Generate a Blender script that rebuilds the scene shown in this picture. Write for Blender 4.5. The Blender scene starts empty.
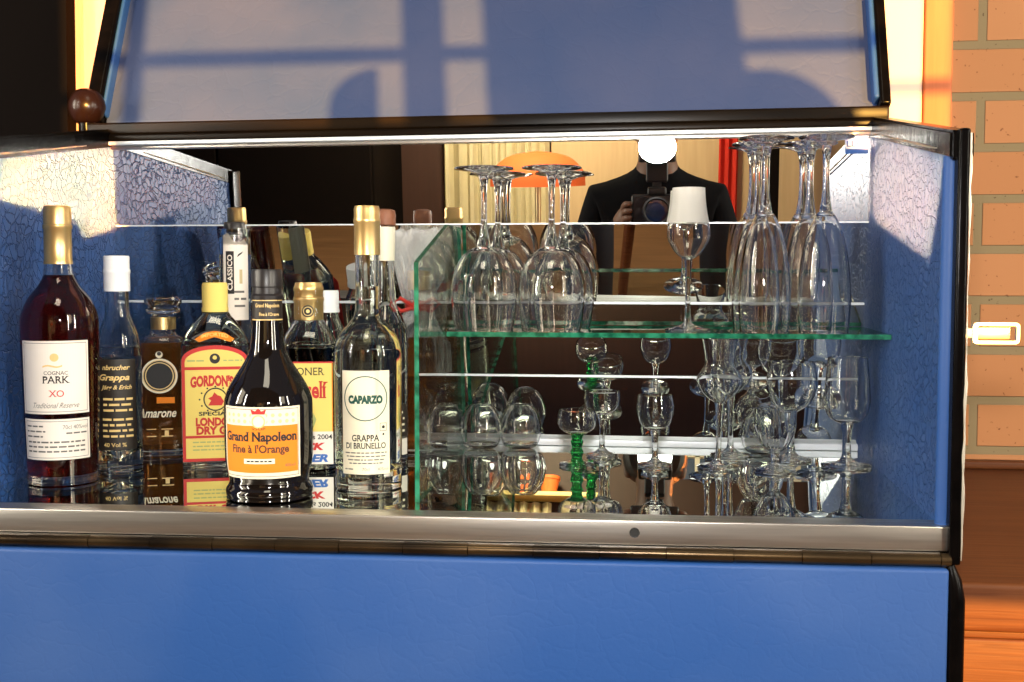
import bpy, bmesh, math, random
from mathutils import Vector, Matrix, noise
R = math.radians
random.seed(7)
S = bpy.context.scene
COL = S.collection

# ------------------------------------------------------------------ camera, world, lights, exposure
def link(o):
    COL.objects.link(o)
    return o

F = 1150.0
YAW = math.atan2(144, F)
PITCH = math.atan2(71 * math.cos(YAW), F)
cam = bpy.data.cameras.new('view')
cam.sensor_width = 36.0
cam.lens = F / 1024 * 36.0
cam.clip_start = 0.05
camo = link(bpy.data.objects.new('view', cam))
camo.location = (0, 0, 0.25)
camo.rotation_euler = (math.pi / 2 - PITCH, 0, YAW)
S.camera = camo

S.view_settings.view_transform = 'Standard'
S.view_settings.look = 'None'
S.view_settings.exposure = 0.0
S.view_settings.gamma = 1.0
S.view_settings.use_curve_mapping = False

cy = S.cycles
cy.max_bounces = 20
cy.diffuse_bounces = 3
cy.glossy_bounces = 10
cy.transmission_bounces = 18
cy.transparent_max_bounces = 24
cy.caustics_reflective = True
cy.caustics_refractive = True
cy.sample_clamp_indirect = 6.0
cy.use_denoising = True

W = bpy.data.worlds.new('world')
S.world = W
W.use_nodes = True
bg = W.node_tree.nodes['Background']
bg.inputs['Color'].default_value = (0.55, 0.62, 0.8, 1)
bg.inputs['Strength'].default_value = 0.22

EL = 6.0
sun = bpy.data.lights.new('low_sun', 'SUN')
sun.energy = 18.0
sun.color = (1.0, 0.47, 0.1)
sun.angle = R(0.3)
suno = link(bpy.data.objects.new('low_sun', sun))
AZ = 15.0   # the sun stands a little to the right behind the photographer
suno.rotation_euler = (R(90 - EL), 0, R(AZ))

def area(name, loc, target, sx, sy, power, color, spread=None, shape='RECTANGLE', xaxis=None):
    l = bpy.data.lights.new(name, 'AREA')
    l.shape = shape
    l.size = sx
    l.size_y = sy
    l.energy = power
    l.color = color
    if spread is not None:
        l.spread = spread
    o = link(bpy.data.objects.new(name, l))
    d = (Vector(target) - Vector(loc)).normalized()
    if xaxis is None:
        o.rotation_euler = d.to_track_quat('-Z', 'Y').to_euler()
    else:
        x = (Vector(xaxis) - d * d.dot(Vector(xaxis))).normalized()
        z = -d
        y = z.cross(x)
        m = Matrix((x, y, z)).transposed()
        o.rotation_euler = m.to_euler()
    o.location = loc
    return o

# the photographer's flash, 17 cm over the lens
area('flash_light', (0.0, 0.0, 0.42), (-0.2, 1.5, 0.2), 0.10, 0.085, 16.0, (1.0, 0.97, 0.92), shape='ELLIPSE')
# two added beams, standing in for sun off the upper mirror, on the end walls
DL = Vector((-0.55, 1.0, -0.10)).normalized()
PL = Vector((-0.77, 1.35, 0.331))
area('added_end_wall_beam', PL - DL * 2.1, PL, 0.58 * 0.48, 0.100, 13.0, (1.0, 0.25, 0.045), R(0.5), xaxis=(0, 1, 0.175))
DR = Vector((0.80, 1.0, -0.10)).normalized()
PR = Vector((0.282, 1.41, 0.346))
area('added_end_wall_beam', PR - DR * 2.1, PR, 0.44 * 0.62, 0.098, 4.2, (1.0, 0.30, 0.085), R(0.5), xaxis=(0, 1, 0.175))
# added side panels for fill and glints in the glass; no windows stand there
area('added_side_light', (-2.6, 0.2, 0.9), (-0.3, 1.3, 0.2), 0.8, 1.4, 18.0, (1.0, 0.86, 0.62))
area('added_side_light', (2.3, -0.6, 1.1), (0.0, 1.4, 0.2), 0.8, 1.4, 18.0, (1.0, 0.86, 0.62))
for az, pw in ((-68, 32.0), (-46, 30.0), (44, 30.0), (66, 32.0)):
    p = Vector((-0.2 + 2.6 * math.sin(R(az)), 1.45 - 2.6 * math.cos(R(az)), 0.75))
    area('added_strip_light', p, (-0.2, 1.45, 0.2), 0.08, 1.3, pw, (1.0, 0.92, 0.78))  # added strips that draw bright lines in the glassware
area('added_top_light', (-0.2, 0.1, 1.9), (-0.2, 1.0, 0.0), 0.5, 0.5, 6.0, (1.0, 0.9, 0.7))  # added overhead light to brighten the glass edges
area('added_rear_light', (-0.55, -1.0, 1.2), (-0.55, -1.9, 0.3), 0.25, 0.25, 45.0, (1.0, 0.84, 0.55))  # added light that brightens the reflected rear wall and curtain

# ------------------------------------------------------------------ materials
MATS = {}
def mat(name, color=(0.5, 0.5, 0.5), rough=0.5, metal=0.0, trans=0.0, ior=1.45, spec=0.5, coat=0.0, emit=None, es=1.0):
    if name in MATS:
        return MATS[name]
    m = bpy.data.materials.new(name)
    m.use_nodes = True
    p = m.node_tree.nodes['Principled BSDF']
    p.inputs['Base Color'].default_value = (*color, 1)
    p.inputs['Roughness'].default_value = rough
    p.inputs['Metallic'].default_value = metal
    p.inputs['Transmission Weight'].default_value = trans
    p.inputs['IOR'].default_value = ior
    p.inputs['Specular IOR Level'].default_value = spec
    p.inputs['Coat Weight'].default_value = coat
    if emit:
        p.inputs['Emission Color'].default_value = (*emit, 1)
        p.inputs['Emission Strength'].default_value = es
    MATS[name] = m
    return m

def nodes(m):
    nt = m.node_tree
    return nt, nt.nodes, nt.links, nt.nodes['Principled BSDF']

def vary(m, scale, amount, c2, bump=0.0, detail=4, stretch=(1, 1, 1), dist=0.0):
    """noise between the base colour and c2, optional bump"""
    nt, n, l, p = nodes(m)
    tc = n.new('ShaderNodeTexCoord')
    mp = n.new('ShaderNodeMapping')
    mp.inputs['Scale'].default_value = stretch
    l.new(tc.outputs['Object'], mp.inputs['Vector'])
    t = n.new('ShaderNodeTexNoise')
    t.inputs['Scale'].default_value = scale
    t.inputs['Detail'].default_value = detail
    t.inputs['Distortion'].default_value = dist
    l.new(mp.outputs[0], t.inputs['Vector'])
    r = n.new('ShaderNodeValToRGB')
    r.color_ramp.elements[0].position = 0.5 - amount
    r.color_ramp.elements[1].position = 0.5 + amount
    r.color_ramp.elements[0].color = p.inputs['Base Color'].default_value
    r.color_ramp.elements[1].color = (*c2, 1)
    l.new(t.outputs['Fac'], r.inputs[0])
    l.new(r.outputs[0], p.inputs['Base Color'])
    if bump:
        b = n.new('ShaderNodeBump')
        b.inputs['Strength'].default_value = bump
        b.inputs['Distance'].default_value = 0.002
        l.new(t.outputs['Fac'], b.inputs['Height'])
        l.new(b.outputs[0], p.inputs['Normal'])
    return m

def leather(name, color, crack, cell, rough=0.5, spec=0.4):
    m = mat(name, color, rough, spec=spec)
    nt, n, l, p = nodes(m)
    tc = n.new('ShaderNodeTexCoord')
    no = n.new('ShaderNodeTexNoise')
    no.inputs['Scale'].default_value = 22
    no.inputs['Detail'].default_value = 6
    l.new(tc.outputs['Object'], no.inputs['Vector'])
    ad = n.new('ShaderNodeMixRGB')
    ad.blend_type = 'ADD'
    ad.inputs[0].default_value = 0.05
    l.new(tc.outputs['Object'], ad.inputs[1])
    l.new(no.outputs['Color'], ad.inputs[2])
    vo = n.new('ShaderNodeTexVoronoi')
    vo.feature = 'DISTANCE_TO_EDGE'
    vo.inputs['Scale'].default_value = cell
    l.new(ad.outputs[0], vo.inputs['Vector'])
    r = n.new('ShaderNodeValToRGB')
    r.color_ramp.elements[0].position = 0.0
    r.color_ramp.elements[1].position = 0.09
    l.new(vo.outputs['Distance'], r.inputs[0])
    fine = n.new('ShaderNodeTexNoise')
    fine.inputs['Scale'].default_value = 260
    fine.inputs['Detail'].default_value = 3
    l.new(tc.outputs['Object'], fine.inputs['Vector'])
    b1 = n.new('ShaderNodeBump')
    b1.inputs['Strength'].default_value = crack
    b1.inputs['Distance'].default_value = 0.003
    l.new(r.outputs[0], b1.inputs['Height'])
    b2 = n.new('ShaderNodeBump')
    b2.inputs['Strength'].default_value = 0.12
    b2.inputs['Distance'].default_value = 0.0012
    l.new(fine.outputs['Fac'], b2.inputs['Height'])
    l.new(b1.outputs[0], b2.inputs['Normal'])
    l.new(b2.outputs[0], p.inputs['Normal'])
    # slightly worn patches
    wear = n.new('ShaderNodeTexNoise')
    wear.inputs['Scale'].default_value = 5
    wear.inputs['Detail'].default_value = 8
    l.new(tc.outputs['Object'], wear.inputs['Vector'])
    cr = n.new('ShaderNodeValToRGB')
    cr.color_ramp.elements[0].position = 0.35
    cr.color_ramp.elements[1].position = 0.7
    cr.color_ramp.elements[0].color = (*color, 1)
    cr.color_ramp.elements[1].color = (color[0] * 1.5 + .01, color[1] * 1.2 + .006, color[2] * 1.08, 1)
    l.new(wear.outputs['Fac'], cr.inputs[0])
    l.new(cr.outputs[0], p.inputs['Base Color'])
    return m

BLUE = (0.013, 0.062, 0.225)
M_lining = leather('blue_leatherette_lining', BLUE, 1.0, 85)
M_flap = leather('blue_leatherette_flap', BLUE, 0.05, 42)
M_lid = leather('blue_leatherette_lid', (0.03, 0.051, 0.128), 0.08, 30, rough=0.55, spec=0.5)
M_black = vary(mat('black_lacquered_edge', (0.0012, 0.001, 0.001), 0.22, spec=0.1), 60, 0.2, (0.0028, 0.002, 0.0018), bump=0.25)
M_blackmatt = mat('black_shell', (0.008, 0.007, 0.007), 0.5)
M_wear = mat('worn_edge', (0.5, 0.45, 0.36), 0.4, metal=0.6)
M_mirror = mat('mirror', (0.86, 0.87, 0.84), 0.0, metal=1.0)
M_floormirror = mat('floor_mirror', (0.74, 0.78, 0.74), 0.0, metal=1.0)
M_steel = vary(mat('brushed_metal', (0.8, 0.76, 0.7), 0.31, metal=1.0), 4, 0.3, (0.5, 0.46, 0.41), bump=0.05, stretch=(1, 40, 40))
M_chan = mat('polished_channel', (0.86, 0.89, 0.93), 0.35, metal=0.3)
M_brass = mat('pale_brass', (0.85, 0.62, 0.33), 0.3, metal=1.0)
M_dark = mat('dark_screw_hole', (0.01, 0.01, 0.01), 0.5)
M_glass = mat('clear_glass', (1, 1, 1), 0.0, trans=1.0, ior=1.5)
M_bglass = mat('bottle_glass', (0.97, 0.99, 0.98), 0.0, trans=1.0, ior=1.48)
M_green = mat('green_glass', (0.03, 0.55, 0.12), 0.0, trans=1.0, ior=1.5)
M_edge = vary(mat('green_glass_edge', (0.006, 0.085, 0.045), 0.08, trans=0.2, ior=1.5, spec=0.8), 90, 0.12, (0.03, 0.25, 0.14))
M_gold = vary(mat('gold_foil', (0.72, 0.46, 0.16), 0.34, metal=0.85), 30, 0.2, (0.8, 0.56, 0.25))
M_cream = mat('cream_paper', (0.8, 0.72, 0.54), 0.7, spec=0.2)
M_white = mat('white_paper', (0.8, 0.73, 0.65), 0.7, spec=0.2)
M_ink = mat('black_ink', (0.012, 0.01, 0.01), 0.6)
M_grey = mat('grey_ink', (0.13, 0.12, 0.11), 0.6)
M_red = mat('red_ink', (0.55, 0.025, 0.02), 0.6)
M_yellow = mat('yellow_paper', (0.82, 0.63, 0.17), 0.7, spec=0.2)
M_orange = mat('orange_ink', (0.78, 0.23, 0.02), 0.7, spec=0.2)
M_goldink = mat('gold_ink', (0.75, 0.52, 0.2), 0.5)
M_blueink = mat('blue_ink', (0.03, 0.12, 0.4), 0.6)
M_dgreen = mat('dark_green_ink', (0.01, 0.07, 0.05), 0.6)
M_ltgreen = mat('pale_green_ink', (0.4, 0.42, 0.15), 0.6)
M_wplast = mat('white_plastic', (0.85, 0.85, 0.86), 0.35)
M_cork = vary(mat('brown_cork', (0.16, 0.05, 0.02), 0.5), 80, 0.2, (0.25, 0.09, 0.04))
M_wood = vary(mat('red_brown_wood', (0.075, 0.02, 0.006), 0.5, spec=0.2), 6, 0.25, (0.14, 0.045, 0.013), bump=0.15, stretch=(1, 14, 30), dist=1.2)
M_pine = vary(mat('pale_pine', (0.74, 0.40, 0.38), 0.55), 7, 0.3, (0.68, 0.34, 0.30), stretch=(14, 1, 1), dist=0.6)
M_oakpost = vary(mat('orange_pine_post', (0.58, 0.17, 0.07), 0.55, spec=0.2), 7, 0.3, (0.48, 0.13, 0.05), stretch=(14, 1, 1), dist=0.6)
M_plaster = mat('cream_plaster', (0.8, 0.72, 0.56), 0.8)
M_darkwood = mat('dark_brown_wood', (0.004, 0.0025, 0.002), 0.8, spec=0.05)
M_knob = vary(mat('dark_turned_wood', (0.008, 0.003, 0.002), 0.25, spec=0.3), 20, 0.2, (0.014, 0.005, 0.003))

def thinglass():
    """a flat clear pane: see-through with a Fresnel reflection"""
    m = bpy.data.materials.new('flat_pane_glass')
    m.use_nodes = True
    n, l = m.node_tree.nodes, m.node_tree.links
    n.clear()
    out = n.new('ShaderNodeOutputMaterial')
    mix = n.new('ShaderNodeMixShader')
    lw = n.new('ShaderNodeLayerWeight')
    lw.inputs['Blend'].default_value = 0.5
    pw = n.new('ShaderNodeMath')
    pw.operation = 'POWER'
    pw.inputs[1].default_value = 5.0
    l.new(lw.outputs['Facing'], pw.inputs[0])
    fr = n.new('ShaderNodeMath')
    fr.operation = 'MULTIPLY_ADD'
    fr.inputs[1].default_value = 0.9
    fr.inputs[2].default_value = 0.035
    l.new(pw.outputs[0], fr.inputs[0])
    tr = n.new('ShaderNodeBsdfTransparent')
    tr.inputs['Color'].default_value = (0.93, 0.97, 0.94, 1)
    gl = n.new('ShaderNodeBsdfGlossy')
    gl.inputs['Roughness'].default_value = 0.0
    l.new(fr.outputs[0], mix.inputs[0])
    l.new(tr.outputs[0], mix.inputs[1])
    l.new(gl.outputs[0], mix.inputs[2])
    l.new(mix.outputs[0], out.inputs[0])
    return m
M_pane = thinglass()

def brickmat():
    m = mat('salmon_brick', (0.6, 0.28, 0.12), 0.85)
    nt, n, l, p = nodes(m)
    tc = n.new('ShaderNodeTexCoord')
    mp = n.new('ShaderNodeMapping')
    mp.inputs['Rotation'].default_value = (-math.pi / 2, 0, 0)
    mp.inputs['Location'].default_value = (-0.245, -0.047, 0)
    l.new(tc.outputs['Object'], mp.inputs['Vector'])
    br = n.new('ShaderNodeTexBrick')
    br.inputs['Scale'].default_value = 1.0
    br.inputs['Brick Width'].default_value = 0.25
    br.inputs['Row Height'].default_value = 0.0785
    br.inputs['Mortar Size'].default_value = 0.0075
    br.inputs['Mortar Smooth'].default_value = 0.2
    br.inputs['Color1'].default_value = (0.44, 0.185, 0.07, 1)
    br.inputs['Color2'].default_value = (0.48, 0.21, 0.085, 1)
    br.inputs['Mortar'].default_value = (0.25, 0.18, 0.09, 1)
    l.new(mp.outputs[0], br.inputs['Vector'])
    no = n.new('ShaderNodeTexNoise')
    no.inputs['Scale'].default_value = 130
    no.inputs['Detail'].default_value = 2
    l.new(tc.outputs['Object'], no.inputs['Vector'])
    sp = n.new('ShaderNodeValToRGB')
    sp.color_ramp.elements[0].position = 0.26
    sp.color_ramp.elements[1].position = 0.33
    sp.color_ramp.elements[0].color = (0.25, 0.12, 0.07, 1)
    sp.color_ramp.elements[1].color = (1, 1, 1, 1)
    l.new(no.outputs['Fac'], sp.inputs[0])
    mu = n.new('ShaderNodeMixRGB')
    mu.blend_type = 'MULTIPLY'
    mu.inputs[0].default_value = 0.8
    l.new(br.outputs['Color'], mu.inputs[1])
    l.new(sp.outputs[0], mu.inputs[2])
    l.new(mu.outputs[0], p.inputs['Base Color'])
    b = n.new('ShaderNodeBump')
    b.invert = True
    b.inputs['Strength'].default_value = 0.6
    b.inputs['Distance'].default_value = 0.006
    l.new(br.outputs['Fac'], b.inputs['Height'])
    l.new(b.outputs[0], p.inputs['Normal'])
    return m
M_brick = brickmat()

def liquid(name, color, ior=1.36):
    return mat(name, color, 0.0, trans=1.0, ior=ior)

# ------------------------------------------------------------------ mesh helpers
def obj(name, bm, mats, parent=None, smooth=True, loc=None):
    me = bpy.data.meshes.new(name)
    bmesh.ops.recalc_face_normals(bm, faces=bm.faces)
    bm.to_mesh(me)
    bm.free()
    for m in (mats if isinstance(mats, (list, tuple)) else [mats]):
        me.materials.append(m)
    if smooth:
        for p in me.polygons:
            p.use_smooth = True
        try:
            me.set_sharp_from_angle(angle=R(38))
        except Exception:
            pass
    o = link(bpy.data.objects.new(name, me))
    if parent:
        o.parent = parent
    if loc:
        o.location = loc
    return o

def thing(name, label, cat, loc=(0, 0, 0), rot=(0, 0, 0), group=None):
    o = link(bpy.data.objects.new(name, None))
    o.empty_display_size = 0.02
    o.location = loc
    o.rotation_euler = rot
    return tag(o, label, cat, group)

def tag(o, label, cat, group=None):
    o['label'] = label
    o['category'] = cat
    if group:
        o['group'] = group
    return o

def struct(o):
    o['kind'] = 'structure'
    return o

def box(bm, x0, x1, y0, y1, z0, z1, bevel=0.0, mi=0):
    vs = [bm.verts.new(v) for v in ((x0, y0, z0), (x1, y0, z0), (x1, y1, z0), (x0, y1, z0), (x0, y0, z1), (x1, y0, z1), (x1, y1, z1), (x0, y1, z1))]
    fs = [bm.faces.new([vs[i] for i in f]) for f in ((0, 3, 2, 1), (4, 5, 6, 7), (0, 1, 5, 4), (1, 2, 6, 5), (2, 3, 7, 6), (3, 0, 4, 7))]
    for f in fs:
        f.material_index = mi
    if bevel:
        es = list({e for f in fs for e in f.edges})
        bmesh.ops.bevel(bm, geom=es, offset=bevel, segments=3, affect='EDGES', profile=0.6)
    return bm

def slab(bm, pts, thick, n=None, mi=0, bevel=0.0):
    """extrude a planar 3D polygon by a vector of length thick"""
    pts = [Vector(p) for p in pts]
    if n is None:
        n = (pts[1] - pts[0]).cross(pts[2] - pts[0]).normalized()
    n = Vector(n) * thick
    a = [bm.verts.new(p) for p in pts]
    b = [bm.verts.new(p + n) for p in pts]
    fs = [bm.faces.new(list(reversed(a))), bm.faces.new(b)]
    k = len(pts)
    for i in range(k):
        fs.append(bm.faces.new((a[i], a[(i + 1) % k], b[(i + 1) % k], b[i])))
    for f in fs:
        f.material_index = mi
    if bevel:
        bmesh.ops.bevel(bm, geom=list({e for f in fs for e in f.edges}), offset=bevel, segments=3, affect='EDGES', profile=0.6)
    return fs

def B():
    return bmesh.new()

def spl(pts, n=6):
    """Catmull-Rom through 2D points; a repeated point makes a corner"""
    out = []
    P = [Vector(p) for p in pts]
    for i in range(len(P) - 1):
        p1, p2 = P[i], P[i + 1]
        if (p2 - p1).length < 1e-9:
            continue
        p0 = P[i - 1] if i else p1
        p3 = P[i + 2] if i + 2 < len(P) else p2
        for k in range(n):
            t = k / n
            q = 0.5 * ((2 * p1) + (p2 - p0) * t + (2 * p0 - 5 * p1 + 4 * p2 - p3) * t * t + (3 * p1 - p0 - 3 * p2 + p3) * t ** 3)
            out.append((max(q.x, 0.0), q.y))
    out.append(tuple(P[-1]))
    return out

def lathe(bm, prof, seg=44, n=2.0, sy=1.0, ribs=0, rib=0.0, ribz=None, cx=0, cyy=0):
    """revolve a profile [(r,z)]; n>2 squares the cross-section, sy flattens it; ends with r=0 close"""
    rings = []
    for r, z in prof:
        if r < 1e-6:
            rings.append([bm.verts.new((cx, cyy, z))])
            continue
        ring = []
        for i in range(seg):
            a = 2 * math.pi * i / seg
            c, s = math.cos(a), math.sin(a)
            e = 2.0 / n
            rr = r
            if ribs and (ribz is None or ribz[0] <= z <= ribz[1]):
                rr = r * (1 + rib * math.cos(ribs * a))
            ring.append(bm.verts.new((cx + rr * math.copysign(abs(c) ** e, c), cyy + rr * sy * math.copysign(abs(s) ** e, s), z)))
        rings.append(ring)
    for a, b in zip(rings, rings[1:]):
        if len(a) == 1 and len(b) == 1:
            continue
        for i in range(seg):
            j = (i + 1) % seg
            if len(a) == 1:
                bm.faces.new((a[0], b[j], b[i]))
            elif len(b) == 1:
                bm.faces.new((a[i], a[j], b[0]))
            else:
                bm.faces.new((a[i], a[j], b[j], b[i]))
    return bm

def tube(bm, path, r, seg=10, cap=True):
    path = [Vector(p) for p in path]
    rings = []
    up = Vector((0, 0, 1))
    for i, p in enumerate(path):
        t = (path[min(i + 1, len(path) - 1)] - path[max(i - 1, 0)]).normalized()
        u = t.cross(up if abs(t.dot(up)) < 0.95 else Vector((1, 0, 0))).normalized()
        v = t.cross(u)
        rr = r[i] if isinstance(r, (list, tuple)) else r
        rings.append([bm.verts.new(p + rr * (math.cos(2 * math.pi * k / seg) * u + math.sin(2 * math.pi * k / seg) * v)) for k in range(seg)])
    for a, b in zip(rings, rings[1:]):
        for i in range(seg):
            j = (i + 1) % seg
            bm.faces.new((a[i], a[j], b[j], b[i]))
    if cap:
        bm.faces.new(list(reversed(rings[0])))
        bm.faces.new(rings[-1])
    return bm

def copy_tree(o, parent=None):
    c = o.copy()
    COL.objects.link(c)
    if parent:
        c.parent = parent
    for ch in o.children:
        copy_tree(ch, c)
    return c

# ------------------------------------------------------------------ printed labels
_txt = {}
def text_geo(body, bold=0.0, shear=0.0, serif=0.0):
    key = (body, bold, shear, serif)
    if key in _txt:
        return _txt[key]
    c = bpy.data.curves.new('lettering', 'FONT')
    c.body = body
    c.size = 1.0
    c.offset = bold
    c.shear = shear
    c.resolution_u = 3
    c.fill_mode = 'FRONT'
    o = bpy.data.objects.new('lettering', c)
    COL.objects.link(o)
    dg = bpy.context.evaluated_depsgraph_get()
    me = o.evaluated_get(dg).to_mesh()
    vs = [(v.co.x, v.co.y) for v in me.vertices]
    fs = [tuple(p.vertices) for p in me.polygons]
    o.evaluated_get(dg).to_mesh_clear()
    bpy.data.objects.remove(o)
    bpy.data.curves.remove(c)
    if serif:
        cnt = {}
        for f in fs:
            for a, b in zip(f, f[1:] + f[:1]):
                e = (min(a, b), max(a, b))
                cnt[e] = cnt.get(e, 0) + 1
        h0, h1 = min(v[1] for v in vs), max(v[1] for v in vs)
        caps = {}
        for a, b in [e for e, c in cnt.items() if c == 1]:
            (xa, ya), (xb, yb) = vs[a], vs[b]
            ln = abs(xa - xb)
            if abs(ya - yb) < 1e-4 and 0.03 < ln < 0.2:
                base = any(abs(ya - q) < 0.03 for q in (0.0, -bold, 0.0 - bold * 0.5))
                inside = 1 if base else (-1 if ya > 0.4 else 0)
                if inside:
                    i = len(vs)
                    x0, x1 = min(xa, xb) - serif, max(xa, xb) + serif
                    y1 = ya + inside * 0.05
                    vs += [(x0, ya), (x1, ya), (x1, y1), (x0, y1)]
                    fs.append((i, i + 1, i + 2, i + 3) if inside > 0 else (i + 3, i + 2, i + 1, i))
    xs = [v[0] for v in vs]
    ys = [v[1] for v in vs]
    _txt[key] = (vs, fs, min(xs), max(xs), min(ys), max(ys))
    return _txt[key]

class Sheet:
    """a printed sheet laid out in its own (u,v) metres, u right and v up, then wrapped on a round or flat face"""
    def __init__(s):
        s.bm = bmesh.new()
        s.mats = []
        s.layer = 0

    def mi(s, m):
        if m not in s.mats:
            s.mats.append(m)
        return s.mats.index(m)

    def poly(s, pts, m, layer):
        vs = [s.bm.verts.new((x, y, layer)) for x, y in pts]
        f = s.bm.faces.new(vs)
        f.material_index = s.mi(m)

    def rect(s, x0, x1, y0, y1, m, layer=0):
        s.poly([(x0, y0), (x1, y0), (x1, y1), (x0, y1)], m, layer)

    def frame(s, x0, x1, y0, y1, w, m, layer=1):
        s.rect(x0, x1, y0, y0 + w, m, layer)
        s.rect(x0, x1, y1 - w, y1, m, layer)
        s.rect(x0, x0 + w, y0 + w, y1 - w, m, layer)
        s.rect(x1 - w, x1, y0 + w, y1 - w, m, layer)

    def ring(s, cx, cy_, ro, ri, m, layer=1, n=36, sy=1.0):
        for i in range(n):
            a, b = 2 * math.pi * i / n, 2 * math.pi * (i + 1) / n
            if ri <= 0:
                continue
            s.poly([(cx + ri * math.cos(a), cy_ + ri * sy * math.sin(a)), (cx + ro * math.cos(a), cy_ + ro * sy * math.sin(a)),
                    (cx + ro * math.cos(b), cy_ + ro * sy * math.sin(b)), (cx + ri * math.cos(b), cy_ + ri * sy * math.sin(b))], m, layer)

    def disc(s, cx, cy_, r, m, layer=1, n=28, sy=1.0):
        s.poly([(cx + r * math.cos(2 * math.pi * i / n), cy_ + r * sy * math.sin(2 * math.pi * i / n)) for i in range(n)], m, layer)

    def text(s, body, cx, cy_, w, h, m, layer=2, bold=0.0, shear=0.0, arch=0.0, rot=False, serif=0.0):
        vs, fs, x0, x1, y0, y1 = text_geo(body, bold, shear, serif)
        k = s.mi(m)
        new = []
        for x, y in vs:
            a, b = ((x - x0) / (x1 - x0) - 0.5), ((y - y0) / (y1 - y0) - 0.5)
            u, v = a * w, b * h + arch * (0.25 - a * a) * 4
            if rot:
                u, v = -b * h, a * w
            new.append(s.bm.verts.new((cx + u, cy_ + v, layer)))
        for f in fs:
            try:
                s.bm.faces.new([new[i] for i in f]).material_index = k
            except ValueError:
                pass

    def line(s, cx, cy_, w, h, m, layer=2, seed=1):
        """a line of print too small to read: short dashes"""
        rnd = random.Random(seed)
        x = cx - w / 2
        while x < cx + w / 2 - h:
            d = min(rnd.uniform(1.5, 5) * h, cx + w / 2 - x)
            s.rect(x, x + d, cy_ - h / 2, cy_ + h / 2, m, layer)
            x += d + h * 0.8

    def wrap(s, name, parent, radius=None, yaw=0.0, z=0.0, y=0.0, eps=0.00012, lift=0.0005, step=0.003):
        bm = s.bm
        if radius is not None:
            us = [v.co.x for v in bm.verts]
            u = math.ceil(min(us) / step) * step
            while u < max(us):
                bmesh.ops.bisect_plane(bm, geom=bm.verts[:] + bm.edges[:] + bm.faces[:], plane_co=(u, 0, 0), plane_no=(1, 0, 0), dist=1e-7)
                u += step
            if callable(radius):
                vv = [v.co.y for v in bm.verts]
                q = math.ceil((min(vv)) / 0.004) * 0.004
                while q < max(vv):
                    bmesh.ops.bisect_plane(bm, geom=bm.verts[:] + bm.edges[:] + bm.faces[:], plane_co=(0, q, 0), plane_no=(0, 1, 0), dist=1e-7)
                    q += 0.004
        for v in bm.verts:
            u, h, w = v.co.x, v.co.y, v.co.z * eps + lift
            if radius is None:
                v.co = Vector((u, y - w, z + h))
            else:
                rr = radius(z + h) if callable(radius) else radius
                a = u / rr + yaw
                v.co = Vector(((rr + w) * math.sin(a), -(rr + w) * math.cos(a), z + h))
        me = bpy.data.meshes.new(name)
        bm.to_mesh(me)
        bm.free()
        for m in s.mats:
            me.materials.append(m)
        o = link(bpy.data.objects.new(name, me))
        o.parent = parent
        return o

def interp(prof):
    pr = sorted(prof, key=lambda q: q[1])
    def f(z):
        for (r0, z0), (r1, z1) in zip(pr, pr[1:]):
            if z0 <= z <= z1:
                return r0 + (r1 - r0) * (z - z0) / max(z1 - z0, 1e-9)
        return pr[-1][0] if z > pr[-1][1] else pr[0][0]
    return f

# ------------------------------------------------------------------ the room
FLOOR = -0.82
YW = 1.87
bm = box(B(), -3.2, 3.2, -3.6, 2.4, FLOOR - 0.05, FLOOR)
struct(obj('floor', bm, vary(mat('floor_boards', (0.10, 0.05, 0.022), 0.35), 5, 0.25, (0.16, 0.08, 0.035), stretch=(1, 10, 1)), smooth=False))
bm = box(B(), 0.447, 2.4, YW, YW + 0.12, FLOOR, 2.1)
struct(obj('wall_right', bm, M_brick, smooth=False))
bm = box(B(), -0.985, 0.409, YW, YW + 0.05, FLOOR, 2.1)
struct(obj('wall_back', bm, M_pine, smooth=False))
bm = box(B(), 0.407, 0.449, YW - 0.012, YW + 0.06, FLOOR, 2.1, 0.003)
struct(obj('trim_1', bm, M_oakpost))
struct(obj('trim_4', box(B(), 0.20, 0.4065, YW - 0.006, YW + 0.02, FLOOR, 2.1, 0.002), mat('cream_board', (0.85, 0.62, 0.5), 0.65, spec=0.2)))
bm = B()
slab(bm, [(-2.2, YW - 0.03, FLOOR), (-0.997, YW - 0.03, FLOOR), (-0.979, YW - 0.03, 0.75), (-0.95, YW - 0.03, 2.1), (-2.2, YW - 0.03, 2.1)], 0.04, n=(0, 1, 0))
door = struct(obj('door_1', bm, M_darkwood, smooth=False))

# rear wall of the room with its windows and two added slots (they let the low sun in)
YR = -1.9
M_rear = vary(mat('brown_panelling', (0.035, 0.011, 0.006), 0.6), 4, 0.3, (0.026, 0.008, 0.004), stretch=(14, 1, 1))
TA = math.tan(R(AZ))
def toward_sun(x, y, yy):
    """where the sunray that reaches x at depth y crosses depth yy"""
    return x + TA * (y - yy)
ops = [(toward_sun(-0.94, 1.66, YR), toward_sun(-0.23, 1.64, YR), 0.825, 1.42), (toward_sun(0.115, 1.64, YR), toward_sun(0.46, 1.87, YR), 0.80, 1.42),  # wall pier between these two shaped to shade the lid like the photographer
       (toward_sun(0.295, 1.17, YR), toward_sun(0.42, 1.17, YR), -0.34, 0.262), (toward_sun(0.295, 1.19, YR), toward_sun(0.37, 1.19, YR), 0.47, 0.56)]  # last two are slots added to sun the sideboard front and clasp
xs = sorted({-3.2, 3.2, *[o[0] for o in ops], *[o[1] for o in ops]})
zs = sorted({FLOOR, 3.8, *[o[2] for o in ops], *[o[3] for o in ops]})
bm = B()
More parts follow.
